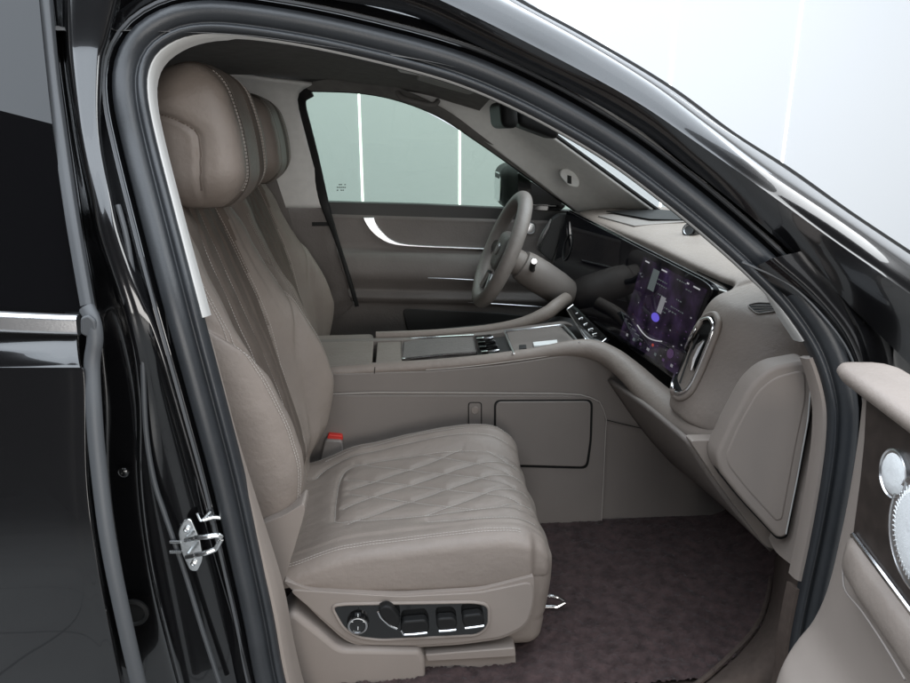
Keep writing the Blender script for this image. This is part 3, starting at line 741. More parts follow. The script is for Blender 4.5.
def on(px, py, lift=0):
    """point of the dashboard skin seen at a photo position, raised along its normal"""
    d = ray(px, py).normalized(); h, n, i, ds = dash_tree.ray_cast(CAM, d)
    if h is None: return P(px, py, .3)
    if n.dot(d) > 0: n = -n
    return h+n*lift
def on_n(px, py):
    d = ray(px, py).normalized(); h, n, i, ds = dash_tree.ray_cast(CAM, d)
    return -n if n.dot(d) > 0 else n
# lower dash, from the passenger's knee panel across to the tunnel
ledge = rnd([(690, 441), (728, 440), (746, 480), (764, 515), (781, 541), (775, 549), (766, 547), (742, 515), (716, 480)], 4)
lower = new_mesh('lower_dash', *prism_geo([P(a, b, .17) for a, b in ledge], (0, .03, 0)), M['plastic'], car, bevel=.006, bseg=4, angle=35)
LE = [(690, 440, .20), (716, 480, .2), (742, 515, .2), (772, 549, .19)]
q = [P(*p) for p in LE]; q2 = [V((p.x+.0, .72, p.z)) for p in q]
loft('glovebox', [[p+V((.004, 0, .0)) for p in q], [V((p.x+.0, .45, p.z-.02)) for p in q], [p+V((-.01, 0, -.05)) for p in q2]], M['plastic_grey'], lower, nu=10, nv=16, angle=0, solid=.01)
# knee panel at the end of the dashboard
Yk = lambda a, b: .125-.0006*(a-717)
kp = rnd([(752, 384), (772, 367), (813, 360), (815, 396), (806, 445), (788, 537), (778, 539), (742, 500), (720, 472), (716, 456), (730, 425)], [16, 14, 8, 10, 10, 5, 8, 14, 10, 10, 10])
gap = [(a+(a-765)*.02-1.0, b+(b-450)*.012) for a, b in kp]
slab('panel_gap', gap, lambda a, b: Yk(a, b)+.012, .02, M['black'], dash, bevel=0)
knee = slab('end_panel', kp, lambda a, b: Yk(a, b)-.004, .05, M['plastic'], dash, bevel=.011, bseg=5)
kf = rnd([(757, 391), (776, 376), (806, 369), (807, 398), (797, 445), (783, 520), (776, 522), (745, 488), (728, 466), (725, 456), (737, 427)], 10)
slab('end_panel_face', kf, lambda a, b: Yk(a, b)-.0055, .02, M['plastic'], dash, bevel=.004)
tube('panel_crease', even([P(a, b, Yk(a, b)-.005) for a, b in ((812, 372), (808, 420), (797, 480), (786, 534))], 20), .0014, M['trim_edge'], dash, (0, -1, 0), 6)
kr = []
for l, r in (((797, 320, .32), (822, 324, .13)), ((797, 334, .20), (826, 334, .035)), ((803, 358, .22), (834, 360, .012)), ((805, 378, .15), (836, 380, .011)), ((806, 400, .11), (838, 400, .01)), ((800, 440, .11), (836, 440, .01)), ((790, 490, .11), (828, 490, .01)), ((780, 540, .12), (818, 540, .01)), ((776, 552, .12), (811, 578, .01))):
    l, r = P(*l), P(*r); kr.append([l+V((.01, .05, 0)), l, l.lerp(r, .5)+V((-.003, -.003, 0)), r+V((-.004, -.002, 0)), r+V((.01, .0, 0))])
loft('kick_trim', kr, M['plastic'], car, nu=30, nv=16, angle=0)
# instrument and touch screen glass, one wide sheet
A, B, C, D = P(718, 286, .41), P(683, 382, .45), P(563, 322, 1.46), P(570, 211, 1.50)     # near top, near bottom, far bottom, far top
C = D+(B-A)*1.25
def scr(s, t, d=0):                            # s: 0 near .. 1 far, t: 0 top .. 1 bottom
    p = A.lerp(D, s).lerp(B.lerp(C, s), t); n = (D-A).cross(B-A).normalized()
    if n.x > 0: n = -n
    return p+n*d
out = rnd([(0, 0), (0, 1), (1, 1), (1, 0)], [.06, .03, .01, .01], 8)
vs, f = prism_geo([scr(s, t, .012) for s, t in out], V((.022, 0, -.006)))
disp = new_mesh('display', vs, f, M['screen'], dash, bevel=.002)
vs, f = prism_geo([scr(s, t, .002) for s, t in rnd([(-.012, -.015), (-.012, 1.03), (1, 1.03), (1, -.015)], [.06, .03, .01, .01], 8)], V((.03, 0, -.01)))
new_mesh('display_bezel', vs, f, M['piano'], dash, bevel=.003)
# picture on the screen: faint map tones and small lit icons (all flat marks on the glass)
E = {n: mat(n, (.005, .005, .005), .2, emit=c, es=s) for n, c, s in (
    ('lit_blue', (.16, .12, .75), .75), ('lit_purple', (.30, .14, .42), .16), ('lit_plum', (.20, .07, .14), .13), ('lit_grey', (.55, .55, .6), .32),
    ('lit_white', (.8, .8, .85), .45), ('lit_red', (.8, .12, .1), .35), ('lit_slate', (.30, .36, .37), .25))}
def marks(name, quads, m, d):
    vs, fs = [], []
    for s0, t0, s1, t1 in quads:
        b = len(vs); vs += [scr(s0, t0, d), scr(s1, t0, d), scr(s1, t1, d), scr(s0, t1, d)]; fs.append((b, b+1, b+2, b+3))
    return new_mesh(name, vs, fs, m, dash, smooth=False)
SX = .34                                       # the lit centre screen spans s = 0.012 .. SX
R = random.Random(5)
# purple wallpaper: irregular soft patches
wm = bpy.data.materials.new('screen_wallpaper'); wm.use_nodes = True; nt = wm.node_tree; bs = nt.nodes['Principled BSDF']
tc = nt.nodes.new('ShaderNodeTexCoord'); nz = nt.nodes.new('ShaderNodeTexNoise'); nz.inputs['Scale'].default_value = 16; nz.inputs['Detail'].default_value = 5
cr = nt.nodes.new('ShaderNodeValToRGB'); cr.color_ramp.elements[0].position = .38; cr.color_ramp.elements[0].color = (.010, .008, .016, 1)
cr.color_ramp.elements[1].position = .72; cr.color_ramp.elements[1].color = (.12, .075, .20, 1); e_ = cr.color_ramp.elements.new(.55); e_.color = (.055, .032, .08, 1)
nt.links.new(tc.outputs['Object'], nz.inputs['Vector']); nt.links.new(nz.outputs['Fac'], cr.inputs[0])
bs.inputs['Base Color'].default_value = (.004, .004, .006, 1); bs.inputs['Roughness'].default_value = .03
nt.links.new(cr.outputs[0], bs.inputs['Emission Color']); bs.inputs['Emission Strength'].default_value = .26
marks('wallpaper', [(.014+.0*i, .06, SX, .96) for i in range(1)], wm, .0124)
ic = []
for r in range(8):
    for c in range(9):
        if R.random() < .75:
            s = .03+c*.033+R.uniform(-.006, .006); t = .36+r*.072+R.uniform(-.012, .012); w = R.uniform(.003, .0075)
            ic.append((s, t, s+w, t+w*R.uniform(1.2, 2.2)))
marks('icon', ic[::3], E['lit_grey'], .0128); marks('icon', ic[1::3], E['lit_purple'], .0128); marks('icon', ic[2::3], E['lit_plum'], .0128)
for k in range(7): marks('dock_icon', [(.04+k*.042+R.uniform(-.003, .003), .885, .052+k*.042, .915)], E[('lit_grey', 'lit_purple', 'lit_slate')[k % 3]], .0128)
marks('status_line', [(.04, .085, .07, .10), (.09, .085, .10, .10), (.30, .085, .325, .10), (.20, .085, .23, .10)], E['lit_white'], .0128)
tx = []
for r in range(9):
    t = .1+r*.045; s = R.uniform(.05, .2)
    for k in range(R.randint(3, 8)):
        w = R.uniform(.003, .009); tx.append((s, t, s+w, t+.012)); s += w+.004
marks('text_line', tx, E['lit_slate'], .0128)
marks('card', [(.165, .33, .19, .50)], E['lit_grey'], .013)
marks('card', [(.235, .12, .27, .34)], E['lit_slate'], .013)
def disc(name, s, t, rs, rt, m, d):
    vs = [scr(s, t, d)]+[scr(s+rs*math.cos(k*math.pi/10), t+rt*math.sin(k*math.pi/10), d) for k in range(20)]
    new_mesh(name, vs, [(0, 1+k, 1+(k+1) % 20) for k in range(20)], m, dash, smooth=False)
disc('call_button', .186, .56, .021, .045, E['lit_blue'], .0132)
disc('app_icon', .068, .80, .015, .05, E['lit_purple'], .0132)
disc('alert_dot', .155, .83, .006, .016, E['lit_red'], .0132)
arcp = [scr(.12+.14*k/20, .74+.05*math.sin(math.pi*k/20), .0134) for k in range(21)]
tube('arc_gauge', arcp, .0016, E['lit_white'], dash, (1, 0, 0), 5)
# cluster hood shapes behind the wheel
hd1 = [P(a, b, c) for a, b, c in ((566, 248, 1.42), (585, 240, 1.40), (605, 262, 1.30), (600, 300, 1.28), (575, 300, 1.36))]
prism('instrument_hood', hd1, (.05, 0, 0), M['black'], dash, bevel=.006)
tube('gauge_ring', [scr(.90+.035*math.cos(k/20*math.tau), .40+.16*math.sin(k/20*math.tau), .014) for k in range(21)], .0018, M['darkgrey'], dash, (1, 0, 0), 6)
# passenger air vent in its chrome frame
vp = [(711, 319), (715, 322), (716, 331), (708, 353), (698, 377), (691, 389), (683, 394), (677, 391), (676, 383), (683, 363), (694, 338), (703, 323)]
vring = crs([tuple(on(a, b, .002)) for a, b in vp], 60, True)
vn = on_n(700, 352); vcen = sum((V(p) for p in vring), V((0, 0, 0)))/60
prism('air_vent', [V(p)+vn*.001 for p in vring], -vn*.012, M['black'], dash, bevel=0)
tube('vent_frame', [V(p)+vn*.006 for p in vring+vring[:2]], .0042, M['chrome'], dash, vn, 10)
vo = [vcen+(V(p)-vcen)*1.12 for p in vring]
tube('vent_surround', [p-vn*.001 for p in vo+vo[:2]], .0065, M['leather'], dash, vn, 10)
tube('vent_blade', [on(a, b, .007) for a, b in ((707, 341), (702, 348), (697, 359), (694, 371))], lambda t: .0025+.006*math.sin(math.pi*t), M['satin'], dash, vn, 8)
tube('vent_blade', even([on(a, b, .006) for a, b in ((706, 326), (693, 352), (682, 384))], 10), .0022, M['darkgrey'], dash, vn, 6)
# side window demister grille
gp = rnd([(747, 306), (757, 303.5), (774, 304), (784, 308), (776, 312), (757, 314.5)], 4)
dn = on_n(765, 309)
prism('demister', [on(a, b, .0015) for a, b in gp], -dn*.01, M['black'], dash, bevel=0)
gl = [on(a, b, .002) for a, b in gp]
tube('demister_rim', gl+gl[:1], .0016, M['plastic_grey'], dash, dn, 6)
for a, b, c, d in ((751, 306.5, 779, 307), (752, 309, 780, 309), (755, 312, 776, 311)):
    tube('demister_slat', even([on(a, b, .003), on((a+c)/2, (b+d)/2, .003), on(c, d, .003)], 5), .001, M['plastic_grey'], dash, dn, 5)
tube('dash_seam', crs([tuple(on(a, b, .0005)) for a, b in ((793, 312), (797, 322), (802, 334), (806, 346))], 16), .0014, M['black'], dash, dn, 6)
prism('far_footwell_side', [V((.55, 1.62, .33)), V((1.25, 1.62, .33)), V((1.25, 1.62, 1.14)), V((.66, 1.62, 1.14))], (0, .05, 0), M['darkgrey'], car)
# head-up display well, sensor on top of the dash
pad = [on(a, b, .001) for a, b in ((598, 217), (632, 213), (690, 218), (684, 223), (634, 227))]
prism('projector_cover', pad, (0, 0, .004), M['grey_leather'], dash, bevel=.0015)
hood = [on(a, b, .006) for a, b in ((606, 213.5), (650, 211), (694, 215), (688, 222.5), (650, 221.5))]
prism('projector_window', hood, (0, 0, .003), M['black'], dash, bevel=.001)
lathe('sensor_base', on(690, 235, 0), (0, 0, 1), [(.032, -.01), (.032, .003), (.028, .006), (.024, .004), (0, .004)], M['grey_leather'], dash, 24)
lathe('sensor_dome', on(690, 234.5, .012), V((-.75, -.55, .3)), [(.021, -.02), (.0235, -.004), (.0215, .007), (.0165, .010), (.015, .004), (0, .003)], M['piano'], dash, 24)
lathe('sensor_ring', on(690, 234.5, .012), V((-.75, -.55, .3)), [(.0160, .008), (.0170, .0125), (.0145, .0125), (.0135, .008)], M['satin'], dash, 24)

# steering wheel ------------------------------------------------------------
WC = V((.335, 1.27, 1.068)); WN = V((-math.cos(math.radians(23)), 0, math.sin(math.radians(23))))
WU = V((math.sin(math.radians(23)), 0, math.cos(math.radians(23)))); WS = V((0, 1, 0))
rim = [WC+WU*(.185*math.cos(a)*(1 if math.cos(a) > -.75 else .985))+WS*(.185*math.sin(a)) for a in [k/64*math.tau for k in range(64)]]
rimf = []
for k, p in enumerate(rim):
    n = (p-WC).normalized(); rimf.append((n, WN))
pr = crs([(-.025, 0), (-.015, .020), (.005, .023), (.021, .011), (.022, -.009), (.007, -.022), (-.015, -.019)], 22, True)
vs, f = sweep_geo(rim+rim[:1], pr, rimf+rimf[:1], True, False)
wheel = new_mesh('steering_wheel', vs, f, M['grey_leather'], car, angle=0)
new_mesh('wheel_hub', *rbox_geo(V((.03, .085, .07)), .028, .008, lambda v: WC+WN*(v.x-.02)+WS*v.y*(1-.25*sm(.0, -.07, v.z))+WU*(v.z-.005)), M['door_panel'], wheel, angle=0)
for sg in (-1, 1):
    tube('wheel_spoke', [WC+WS*sg*.06+WN*-.012, WC+WS*sg*.12+WN*-.008+WU*-.005, WC+WS*sg*.178+WU*-.01], .022, M['piano'], wheel, WN, 12, ry=.009)
    tube('spoke_trim', [WC+WS*sg*.03-WU*.085, WC+WS*sg*.05-WU*.13, WC+WS*sg*.07-WU*.172], .009, M['satin'], wheel, WN, 10)
lathe('wheel_badge', WC+WN*.012, WN, [(.02, 0), (.018, .004), (0, .005)], M['satin'], wheel, 20)
# column shroud and stalk
cax = -WN
def col_prof(): return [(.040, .015), (.043, .045), (.044, .062), (.0415, .064), (.0415, .068), (.052, .071), (.056, .10), (.058, .15), (.056, .22), (.050, .27), (.03, .29)]
vs, f = lathe_geo(WC+V((.01, 0, -.012)), V((math.cos(math.radians(33)), 0, -math.sin(math.radians(33)))), col_prof(), 28)
shroud = new_mesh('column_shroud', vs, f, M['plastic_grey'], car, angle=40)
sp0 = P(534, 261, 1.155)
tube('stalk', [WC+cax*.11+V((0, -.04, -.02)), WC+cax*.10+V((-.0, -.08, -.005)), sp0], .010, M['darkgrey'], shroud, (0, 0, 1), 12)
lathe('stalk_tip', sp0, V((-.1, -1, .1)), [(.0095, -.01), (.0105, .004), (.009, .008), (.005, .008), (.005, .003), (0, .003)], M['satin'], shroud, 20)

# ------------------------------------------------------------------ driver's door, roof lining, far side
fd = [(.217, 0)]
cols = []
for a, dx in ((318, 0), (345, 0), (400, 0), (470, 0), (530, 0), (580, 0), (640, 0)):
    sl = (a-330)*.03
    cols.append([P(max(a, 324+(y-204)*.28+(6 if a > 320 else 0)) if y < 310 else a, y+sl*k, Y) for y, Y, k in ((204, 1.695, 1), (215, 1.67, 1), (220, 1.668, 1), (236, 1.668, 1), (247, 1.665, .9), (253, 1.64, .8), (260, 1.625, .8), (270, 1.618, .7), (277, 1.622, .7), (284, 1.640, .6), (289, 1.650, .6), (293, 1.64, .6), (297, 1.632, .6), (301, 1.642, .6), (306, 1.655, .6), (345, 1.66, .5), (430, 1.66, .3), (560, 1.66, 0))])
fdoor = loft('front_door', cols, M['door_panel'], car, nu=30, nv=90, angle=0)
fdoor['label'] = 'closed driver door seen across the cabin'
beltp = [P(a, b, 1.672) for a, b in ((322, 201.5), (420, 204), (510, 208), (585, 211), (585, 223), (510, 220.5), (420, 218.5), (328, 217.5))]
prism('belt_rail', beltp, (0, .05, 0), M['darkgrey'], fdoor, bevel=.004)
hs = crs([(363, 217.5), (366, 224), (373, 233), (384, 241), (397, 245.2), (420, 247), (450, 248.3), (480, 249.6), (505, 250.5)], 40)
hi = crs([(374, 217.5), (377, 225), (383, 233), (391, 239.5), (402, 243.5), (420, 245.3), (450, 246.8), (480, 248.2), (505, 249.3)], 40)
vs = [P(a, b, 1.652) for a, b in hs]+[P(a, b, 1.652) for a, b in hi[::-1]]
prism('pull_handle', vs, (0, .02, 0), M['satin'], fdoor, bevel=.002)
tube('door_trim_line', crs([P(a, b, 1.612) for a, b in ((428, 277.8), (450, 278.6), (475, 280))], 12), .0016, M['satin'], fdoor, (0, 0, 1), 6)
tube('door_trim_line', even([P(a, b, 1.64) for a, b in ((360, 297), (420, 299.5), (500, 304), (560, 308))], 12), .0015, M['satin'], fdoor, (0, 0, 1), 6)
slab('door_pocket', [(402, 308.5), (500, 313), (545, 318), (545, 360), (415, 360)], 1.652, .01, M['darkgrey'], fdoor, r=6)
lathe('tweeter', P(530, 228, 1.662), (0, -1, .05), [(.0235, 0), (.0235, .004), (.021, .007), (.0195, .005), (0, .008)], M['satin'], fdoor, 24)
tube('vent_trim', even([P(a, b, 1.55) for a, b in ((537, 247), (542, 237), (548, 226), (551, 219))], 12), lambda t: .003+.006*math.sin(math.pi*t), M['satin'], dash, (-1, -.5, 0), 8)
slab('side_vent', [(540, 252), (546, 232), (553, 219), (560, 214), (572, 214), (560, 240), (552, 262)], 1.56, .04, M['darkgrey'], dash, r=3)
# window glass and its frame
wp = [(318, 204, 1.69), (510, 209, 1.69), (580, 212, 1.68), (540, 185, 1.63), (505, 160, 1.59), (470, 136, 1.56), (420, 108, 1.54), (370, 92, 1.53), (310, 88, 1.53), (297, 96, 1.535), (303, 140, 1.60)]
g = [P(a, b, c+.03) for a, b, c in wp]
prism('window_glass', g, (0, .004, .0), M['glass'], fdoor, bevel=0)
fs_ = [(357, 306, 1.60), (347, 272, 1.60), (336, 238, 1.63), (325, 205, 1.655), (314, 165, 1.625), (305, 130, 1.585), (299, 106, 1.555), (301, 95, 1.54), (311, 90, 1.535)]
fp = crs([P(*p) for p in fs_], 60)
def fprof(i):
    t = i/59; w = .0075+.017*sm(.2, .55, t)*sm(1.25, .9, t); return [(x*w/.01, y) for x, y in rnd([(-.01, -.012), (-.01, .009), (.01, .009), (.01, -.012)], .004, 3)]
vs, f = sweep_geo(fp, fprof, frames(fp, (0, -1, 0)))
new_mesh('window_seal', vs, f, M['black'], fdoor)
fs2 = [(311, 90, 1.535), (360, 92, 1.535), (400, 100, 1.535), (440, 116, 1.545), (475, 139, 1.56), (510, 163.5, 1.59), (545, 189, 1.635), (576, 211, 1.675)]
tube('window_seal', crs([P(*p) for p in fs2], 50), .006, M['black'], fdoor, (0, -1, 0), 8)
# faint glass stamp
sg_ = []
for r in range(3):
    for k in range(5):
        if (r+k) % 3 or r == 1: sg_.append(box_geo(P(337.5+k*1.9, 184.5+r*2.8, 1.712), (.0028, .0004, .002)))
new_mesh('glass_stamp', *join(*sg_), M['darkgrey'], fdoor, smooth=False)
# sail panel with the mirror display
up_ = [(300, 84, 1.50), (340, 78, 1.47), (375, 82, 1.47), (410, 92, 1.48), (448, 111, 1.50), (482, 136, 1.53), (516, 162, 1.575), (550, 189, 1.63)]
loft('window_header', [[P(a, b+1, c-.004) for a, b, c in fs2], [P(*p) for p in up_]], M['headliner'], car, nu=4, nv=40, angle=0)
slab('sail_panel', [(518, 172), (566, 206), (560, 211), (518, 209)], 1.66, .02, M['piano'], fdoor, r=2)
slab('mirror_display', [(531, 181), (562, 203), (560, 205), (531, 204)], 1.655, .006, M['black'], fdoor, r=2, bevel=.001)
tube('display_edge', [P(533, 205, 1.652), P(556, 206.2, 1.652)], .0022, M['chrome'], fdoor, (0, 0, 1), 6)
# wing mirror outside the far window
rbm = lambda v: P(512, 186, 1.90)+V((v.x*(1+.1*v.z/.1), v.y, v.z*1.0))
mi = rbox('wing_mirror', V((.060, .12, .092)), .050, .008, rbm, M['black'], car)
prism('mirror_glass', [P(512, 186, 1.90)+V((-.059, y, z)) for y, z in rnd([(-.085, -.058), (.085, -.058), (.085, .058), (-.085, .058)], .04)], (-.003, 0, 0), M['satin'], mi, bevel=.001)
tube('mirror_arm', [P(512, 200, 1.86)+V((.02, 0, -.03)), P(524, 205, 1.74)], .018, M['piano'], mi, (1, 0, 0), 10)
# B pillar trim on the far side and rear quarter behind the seats
bp_ = [[P(a, b, Y) for a, b, Y in r] for r in (
   ((120, 50, 1.40), (200, 66, 1.42), (262, 76, 1.44), (312, 82, 1.48)),
   ((130, 70, 1.45), (200, 85, 1.47), (262, 92, 1.49), (297, 96, 1.53)),
   ((130, 130, 1.55), (210, 130, 1.55), (275, 135, 1.56), (306, 138, 1.59)),
   ((130, 180, 1.60), (220, 180, 1.60), (290, 182, 1.62), (318, 182, 1.645)),
   ((130, 206, 1.63), (230, 206, 1.64), (300, 207, 1.65), (326, 207, 1.665)))]
loft('far_pillar_trim', bp_, M['trim_light'], car, nu=16, nv=16, angle=0, solid=.01)
slab('far_pillar_lower_trim', [(130, 207), (300, 207), (326, 207), (346, 272), (354, 304), (360, 420), (130, 420)], 1.668, .02, M['door_panel'], car)
slab('belt_slot', [(312, 222), (330, 222), (331, 226), (312, 226)], 1.664, .003, M['black'], car, bevel=.0005)
# rear bench and rear bulkhead, dark, behind the front seats
prism('rear_bulkhead', [V((-1.55, .1, .35)), V((-1.55, 1.6, .35)), V((-1.45, 1.5, 1.6)), V((-1.45, .2, 1.6))], (-.05, 0, 0), M['headliner'], car)
prism('rear_side', [V((-1.55, 1.66, .35)), V((-.3, 1.69, .35)), V((-.42, 1.66, 1.2)), V((-.5, 1.52, 1.62)), V((-1.5, 1.52, 1.62))], (0, .04, 0), M['door_panel'], car)
prism('rear_side', [V((-1.55, .11, .35)), V((-.36, .11, .35)), V((-.42, .11, 1.15)), V((-1.55, .12, 1.15))], (0, .03, 0), M['door_panel'], car)
# headliner
rows = []
for x, zc, zf in ((-1.5, 1.62, 1.60), (-.7, 1.65, 1.615), (-.3, 1.655, 1.615), (-.1, 1.645, 1.595), (.08, 1.62, 1.57), (.2, 1.60, 1.535), (.28, 1.575, 1.51)):
    ys = (.165, .28, .5, .85, 1.2, 1.42, 1.51, 1.545)
    rows.append([V((x+(.04*(1-abs(y-.85)/.7) if x > 0 else 0), y, zf-.004+(zc-zf)*(1-(abs(y-.855)/.69)**2.2)-(.012 if y in (.165, 1.545) else 0))) for y in ys])
hl = loft('headliner', rows, M['headliner'], car, nu=30, nv=40, angle=0)
# sun visors, lamp console
for sg, nm in ((0, .33), (1, 1.02)):
    q = [V((.06, nm, 1.603)), V((.235, nm+.01, 1.563)), V((.235, nm+.34, 1.568)), V((.06, nm+.34, 1.612))]
    prism('sun_visor', [V((a, b, c-.006)) for a, b, c in [tuple(v) for v in q]], (0.004, 0, .016), M['visor'], hl, bevel=.006)
new_mesh('roof_console', *rbox_geo(V((.10, .10, .016)), .012, .01, lambda v: V((.10, .85, 1.60))+V((v.x, v.y, v.z-.17*v.x))), M['trim_light'], hl, angle=0)
new_mesh('grab_handle', *tube_geo(crs([V((.0, 1.50, 1.585)), V((.015, 1.475, 1.56)), V((.06, 1.465, 1.545)), V((.12, 1.475, 1.535)), V((.14, 1.50, 1.55))], 24), .009, (0, 0, 1), 10), M['headliner'], hl)
# far windscreen pillar
La = [(385, 92, 1.525), (430, 105, 1.53), (470, 129, 1.545), (510, 158.5, 1.575), (545, 185, 1.62), (575, 208, 1.66), (600, 226, 1.68)]
Lm = [(405, 78, 1.49), (445, 88, 1.49), (490, 110, 1.49), (525, 140, 1.51), (560, 165, 1.53), (603, 196, 1.55), (630, 216, 1.56)]
Lb = [(440, 58, 1.38), (478, 80, 1.37), (515, 107, 1.36), (548, 130, 1.36), (595, 164, 1.38), (655, 208, 1.40), (690, 232, 1.41)]
loft('far_windscreen_pillar', [[P(*p) for p in r] for r in (La, Lm, Lb)], M['trim_light'], car, nu=20, nv=40, angle=0, solid=.012)
pc = [P(a, b, 1.50) for a, b in rnd([(561, 169), (571, 168), (580, 180), (579, 188), (569, 186), (560, 176)], 4)]
bad = prism('pillar_speaker', pc, (0, .03, 0), M['trim_light'], car, bevel=.004)
prism('speaker_slot', [P(a, b, 1.497) for a, b in ((567.5, 175), (571.5, 176), (571.5, 184), (567.5, 183))], (0, .01, 0), M['black'], bad, bevel=0)
tube('windscreen_frit', crs([P(*p) for p in Lb[2:]], 40), .007, M['black'], car, (0, -1, 0), 8)
# windscreen
fe = [P(*p) for p in Lb[1:]]
rows = [fe, [V((p.x+.09, 1.1, p.z+.012)) for p in fe], [V((p.x+.115, .85, p.z+.015)) for p in fe], [V((p.x+.09, .6, p.z+.012)) for p in fe], [mir(p) for p in fe]]
loft('windscreen', rows, M['screenglass'], car, nu=24, nv=20, angle=0)
# near windscreen pillar trim, mirror image
loft('windscreen_pillar', [[mir(P(*p))+V((.05, 0, .055)) for p in r] for r in (La[1:], Lm[1:], Lb[1:])], M['trim_light'], car, nu=16, nv=30, angle=0, solid=.012)
# rear view mirror and camera housing
new_mesh('rear_view_mirror', *rbox_geo(V((.022, .115, .034)), .018, .006, lambda v: P(503, 115, .87)+V((v.x-.12*v.z, v.y, v.z+.12*v.y*0))), M['black'], car, angle=0)
new_mesh('camera_housing', *rbox_geo(V((.055, .07, .022)), .016, .008, lambda v: P(534, 124, .87)+V((v.x, v.y, v.z-.35*v.x))), M['black'], car, angle=0)
tube('mirror_stem', [P(517, 117, .87), P(525, 114, .87)], .007, M['satin'], car, (0, 0, 1), 8)

# ------------------------------------------------------------------ open front door, lower right
D0 = V((.67, 0, 0)); DV = V((-.156, -.988, 0)).normalized(); DN = V((-.988, .156, 0)).normalized()
def dp(px, py, off): return PP(px, py, D0+DN*off, DN)
rows = []
for a, b, o in ((862, 380, .018), (862, 395, .02), (857, 440, .022), (849, 490, .024), (840, 535, .026), (828, 585, .030), (813, 618, .038), (797, 638, .058), (784, 660, .082), (776, 685, .095), (770, 720, .10), (768, 790, .10)):
    p = dp(a, b, o); k = sm(600, 660, b)
    rows.append([p-DN*(.03+.05*k)-DV*.004, p-DN*(.006+.03*k)-DV*.002, p+DV*.004, p+DV*(.03+.01*k)+DN*(.003+.012*k), p+DV*.10+DN*(.002+.016*k), p+DV*.22+DN*.016*k, p+DV*.5, p+DV*.85])
odoor = loft('front_door', rows, M['plastic'], car, nu=50, nv=40, angle=0)
odoor['label'] = 'open front door swung towards the viewer'
# metal shell of the open door
q = [D0+DN*-.05+DV*s+V((0, 0, z)) for s, z in ((.13, .45), (.13, .98), (.17, 1.03), (1.0, 1.04), (1.0, .45))]
prism('door_shell', q, -DN*.13, M['paint'], odoor, bevel=.02)
# padded ledge
le = [dp(851, 368, .03)+DV*s-V((0, 0, .0)) for s in (0, .01, .03, .08, .2, .5, .9)]
lprof = lambda i: [(x*(.5+.5*min(1, i/2+.2)), y*(.75+.25*min(1, i/2))) for x, y in crs([(-.05, .009), (-.02, .0115), (.010, .011), (.022, .0085), (.027, .002), (.025, -.006), (.016, -.014), (-.005, -.019), (-.035, -.02)], 27, True)]
vs, f = sweep_geo(le, lprof, [(DN, V((0, 0, 1)))]*7)
new_mesh('door_ledge', vs, f, M['leather'], odoor, angle=0)
wpx = [dp(a, b, .034) for a, b in ((866, 399), (864, 440), (860, 480), (853, 533))]
wo = wpx+[wpx[-1]+DV*.5+V((0, 0, -.03)), wpx[0]+DV*.5+V((0, 0, .0))]
prism('wood_inlay', wo, -DN*.012, M['wood'], odoor, bevel=.001)
cl = [dp(853, 535, .037)+DV*s+V((0, 0, -.06*s)) for s in (0, .1, .3, .5)]
tube('inlay_trim', cl, .004, M['chrome'], odoor, (0, 0, 1), 8)
# armrest shelf beneath the inlay
am = [dp(850, 560, .045)+DV*s+V((0, 0, -.05*s)) for s in (-.012, 0, .05, .2, .5)]
vs, f = sweep_geo(am, lambda i: [(x*(.25+.75*min(1, i/2)), y) for x, y in crs([(-.03, .02), (.0, .022), (.010, .012), (.013, -.008), (.004, -.024), (-.03, -.032)], 18, True)], [(DN, V((0, 0, 1)))]*5)
new_mesh('armrest', vs, f, M['leather'], odoor, angle=0)
tube('door_seam', crs([dp(a, b, c) for a, b, c in ((843, 567, .047), (845, 590, .055), (862, 612, .062), (884, 645, .07), (905, 680, .075))], 20), .0014, M['plastic_grey'], odoor, DN, 6)
def spk(c, R_, rings):
    lathe('speaker_ring', c, DN, [(R_*1.06, -.004), (R_*1.07, .003), (R_*1.02, .004), (R_*.98, .002)], M['satin'], odoor, 36)
    g = lathe('speaker', c, DN, [(R_*.97, 0), (R_*.8, .004), (R_*.45, .006), (R_*.2, .006), (0, .006)], M['speaker'], odoor, 36)
    if rings > 30:                             # fine ribs pressed into the outer band of the grille
        geo = []
        for k in range(rings):
            a = k/rings*math.tau; d = DV*math.cos(a)+V((0, 0, 1))*math.sin(a)
            geo.append(tube_geo([c+d*R_*.78+DN*.0040, c+d*R_*.93+DN*.0020], R_*.014, DN, 4))
        new_mesh('speaker_rib', *join(*geo), M['speaker'], g)
spk(dp(895, 474, .036), .028, 26)
spk(dp(923, 537, .036), .062, 60)

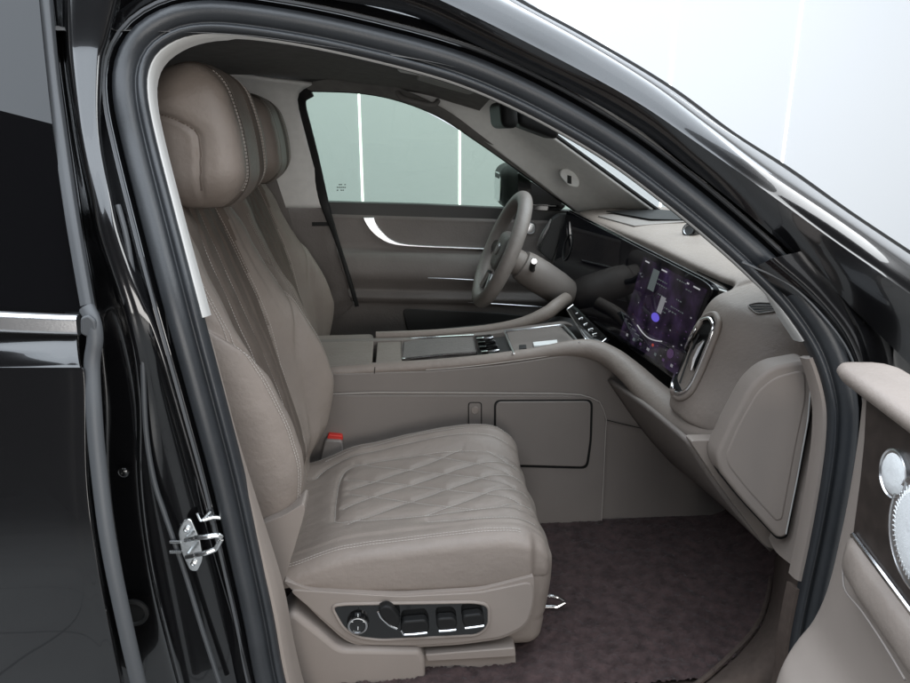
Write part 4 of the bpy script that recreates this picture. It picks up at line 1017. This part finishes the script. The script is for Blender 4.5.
# ------------------------------------------------------------------ showroom
gsz = 40
fl = new_mesh('floor', [V((-gsz, -gsz, 0)), V((gsz, -gsz, 0)), V((gsz, gsz, 0)), V((-gsz, gsz, 0))], [(0, 1, 2, 3)], M['floor'], None, smooth=False)
tag(fl, 'grey tiled showroom floor under the car', 'floor', kind='structure')
wl = prism('wall', [V((-14, 5.0, -.1)), V((14, 5.0, -.1)), V((14, 5.0, 4.6)), V((-14, 5.0, 4.6))], (0, .2, 0), M['wall'], None, bevel=0)
tag(wl, 'plain white showroom wall beyond the car', 'wall')
xs = [P(360, 131, 4.97).x, P(460, 131, 4.97).x, P(676, 30, 4.97).x, P(797, 60, 4.97).x]
labs = ['upright lit strip in the wall, left of the two seen through the driver window', 'upright lit strip in the wall, right of the two seen through the driver window',
        'upright lit strip in the wall, left of the two seen above the roof rail', 'upright lit strip in the wall, rightmost of all, beyond the windscreen pillar']
for x, l in zip(xs, labs):
    s_ = prism('light_strip', [V((x-.009, 4.997, .1)), V((x+.009, 4.997, .1)), V((x+.009, 4.997, 3.2)), V((x-.009, 4.997, 3.2))], (0, .004, 0), M['ledlit'], None, bevel=0)
    tag(s_, l, 'light strip', 'upright light strips in the white wall')
bw = prism('back_wall', [V((-22, -9, -.1)), V((22, -9, -.1)), V((22, -9, 12)), V((-22, -9, 12))], (0, -.2, 0), M['darkwall'], None, bevel=0)
tag(bw, 'charcoal wall mirrored in the black rear door', 'wall')

# ------------------------------------------------------------------ light
w = bpy.data.worlds.new('World'); S.world = w; w.use_nodes = True
w.node_tree.nodes['Background'].inputs[0].default_value = (.90, .92, .95, 1); w.node_tree.nodes['Background'].inputs[1].default_value = .50
def area(name, loc, aim, sx, sy, L, col=(1, 1, 1)):
    d = bpy.data.lights.new(name, 'AREA'); d.shape = 'RECTANGLE'; d.size = sx; d.size_y = sy
    d.energy = L*math.pi*sx*sy; d.color = col
    o = bpy.data.objects.new(name, d); COL.objects.link(o); o.location = loc
    o.rotation_euler = (V(aim)-V(loc)).to_track_quat('-Z', 'Y').to_euler(); return o
ceil = area('ceiling_softbox', (-2.1, 1.1, 4.8), (0, 0, 0), 12, 9.8, 4.3, (.82, .905, 1.0))
ceil.rotation_euler = (0, 0, math.radians(-26))
area('ceiling_softbox', (5.4, -1.2, 4.7), (8.2, .8, 0), 3.2, 5.6, 7.0, (.95, .98, 1.0)).rotation_euler = (0, 0, 0)  # added fill panel, brightens the dash top through the windscreen; no known fitting
area('camera_softbox', (1.6, -7.4, 1.6), (.4, .8, 1.15), 5.4, 2.6, 7.2, (1, .975, .945))

S.view_settings.view_transform = 'Standard'; S.view_settings.look = 'None'; S.view_settings.exposure = 0; S.view_settings.gamma = 1
S.render.engine = 'CYCLES'; S.render.resolution_x = 1024; S.render.resolution_y = 769
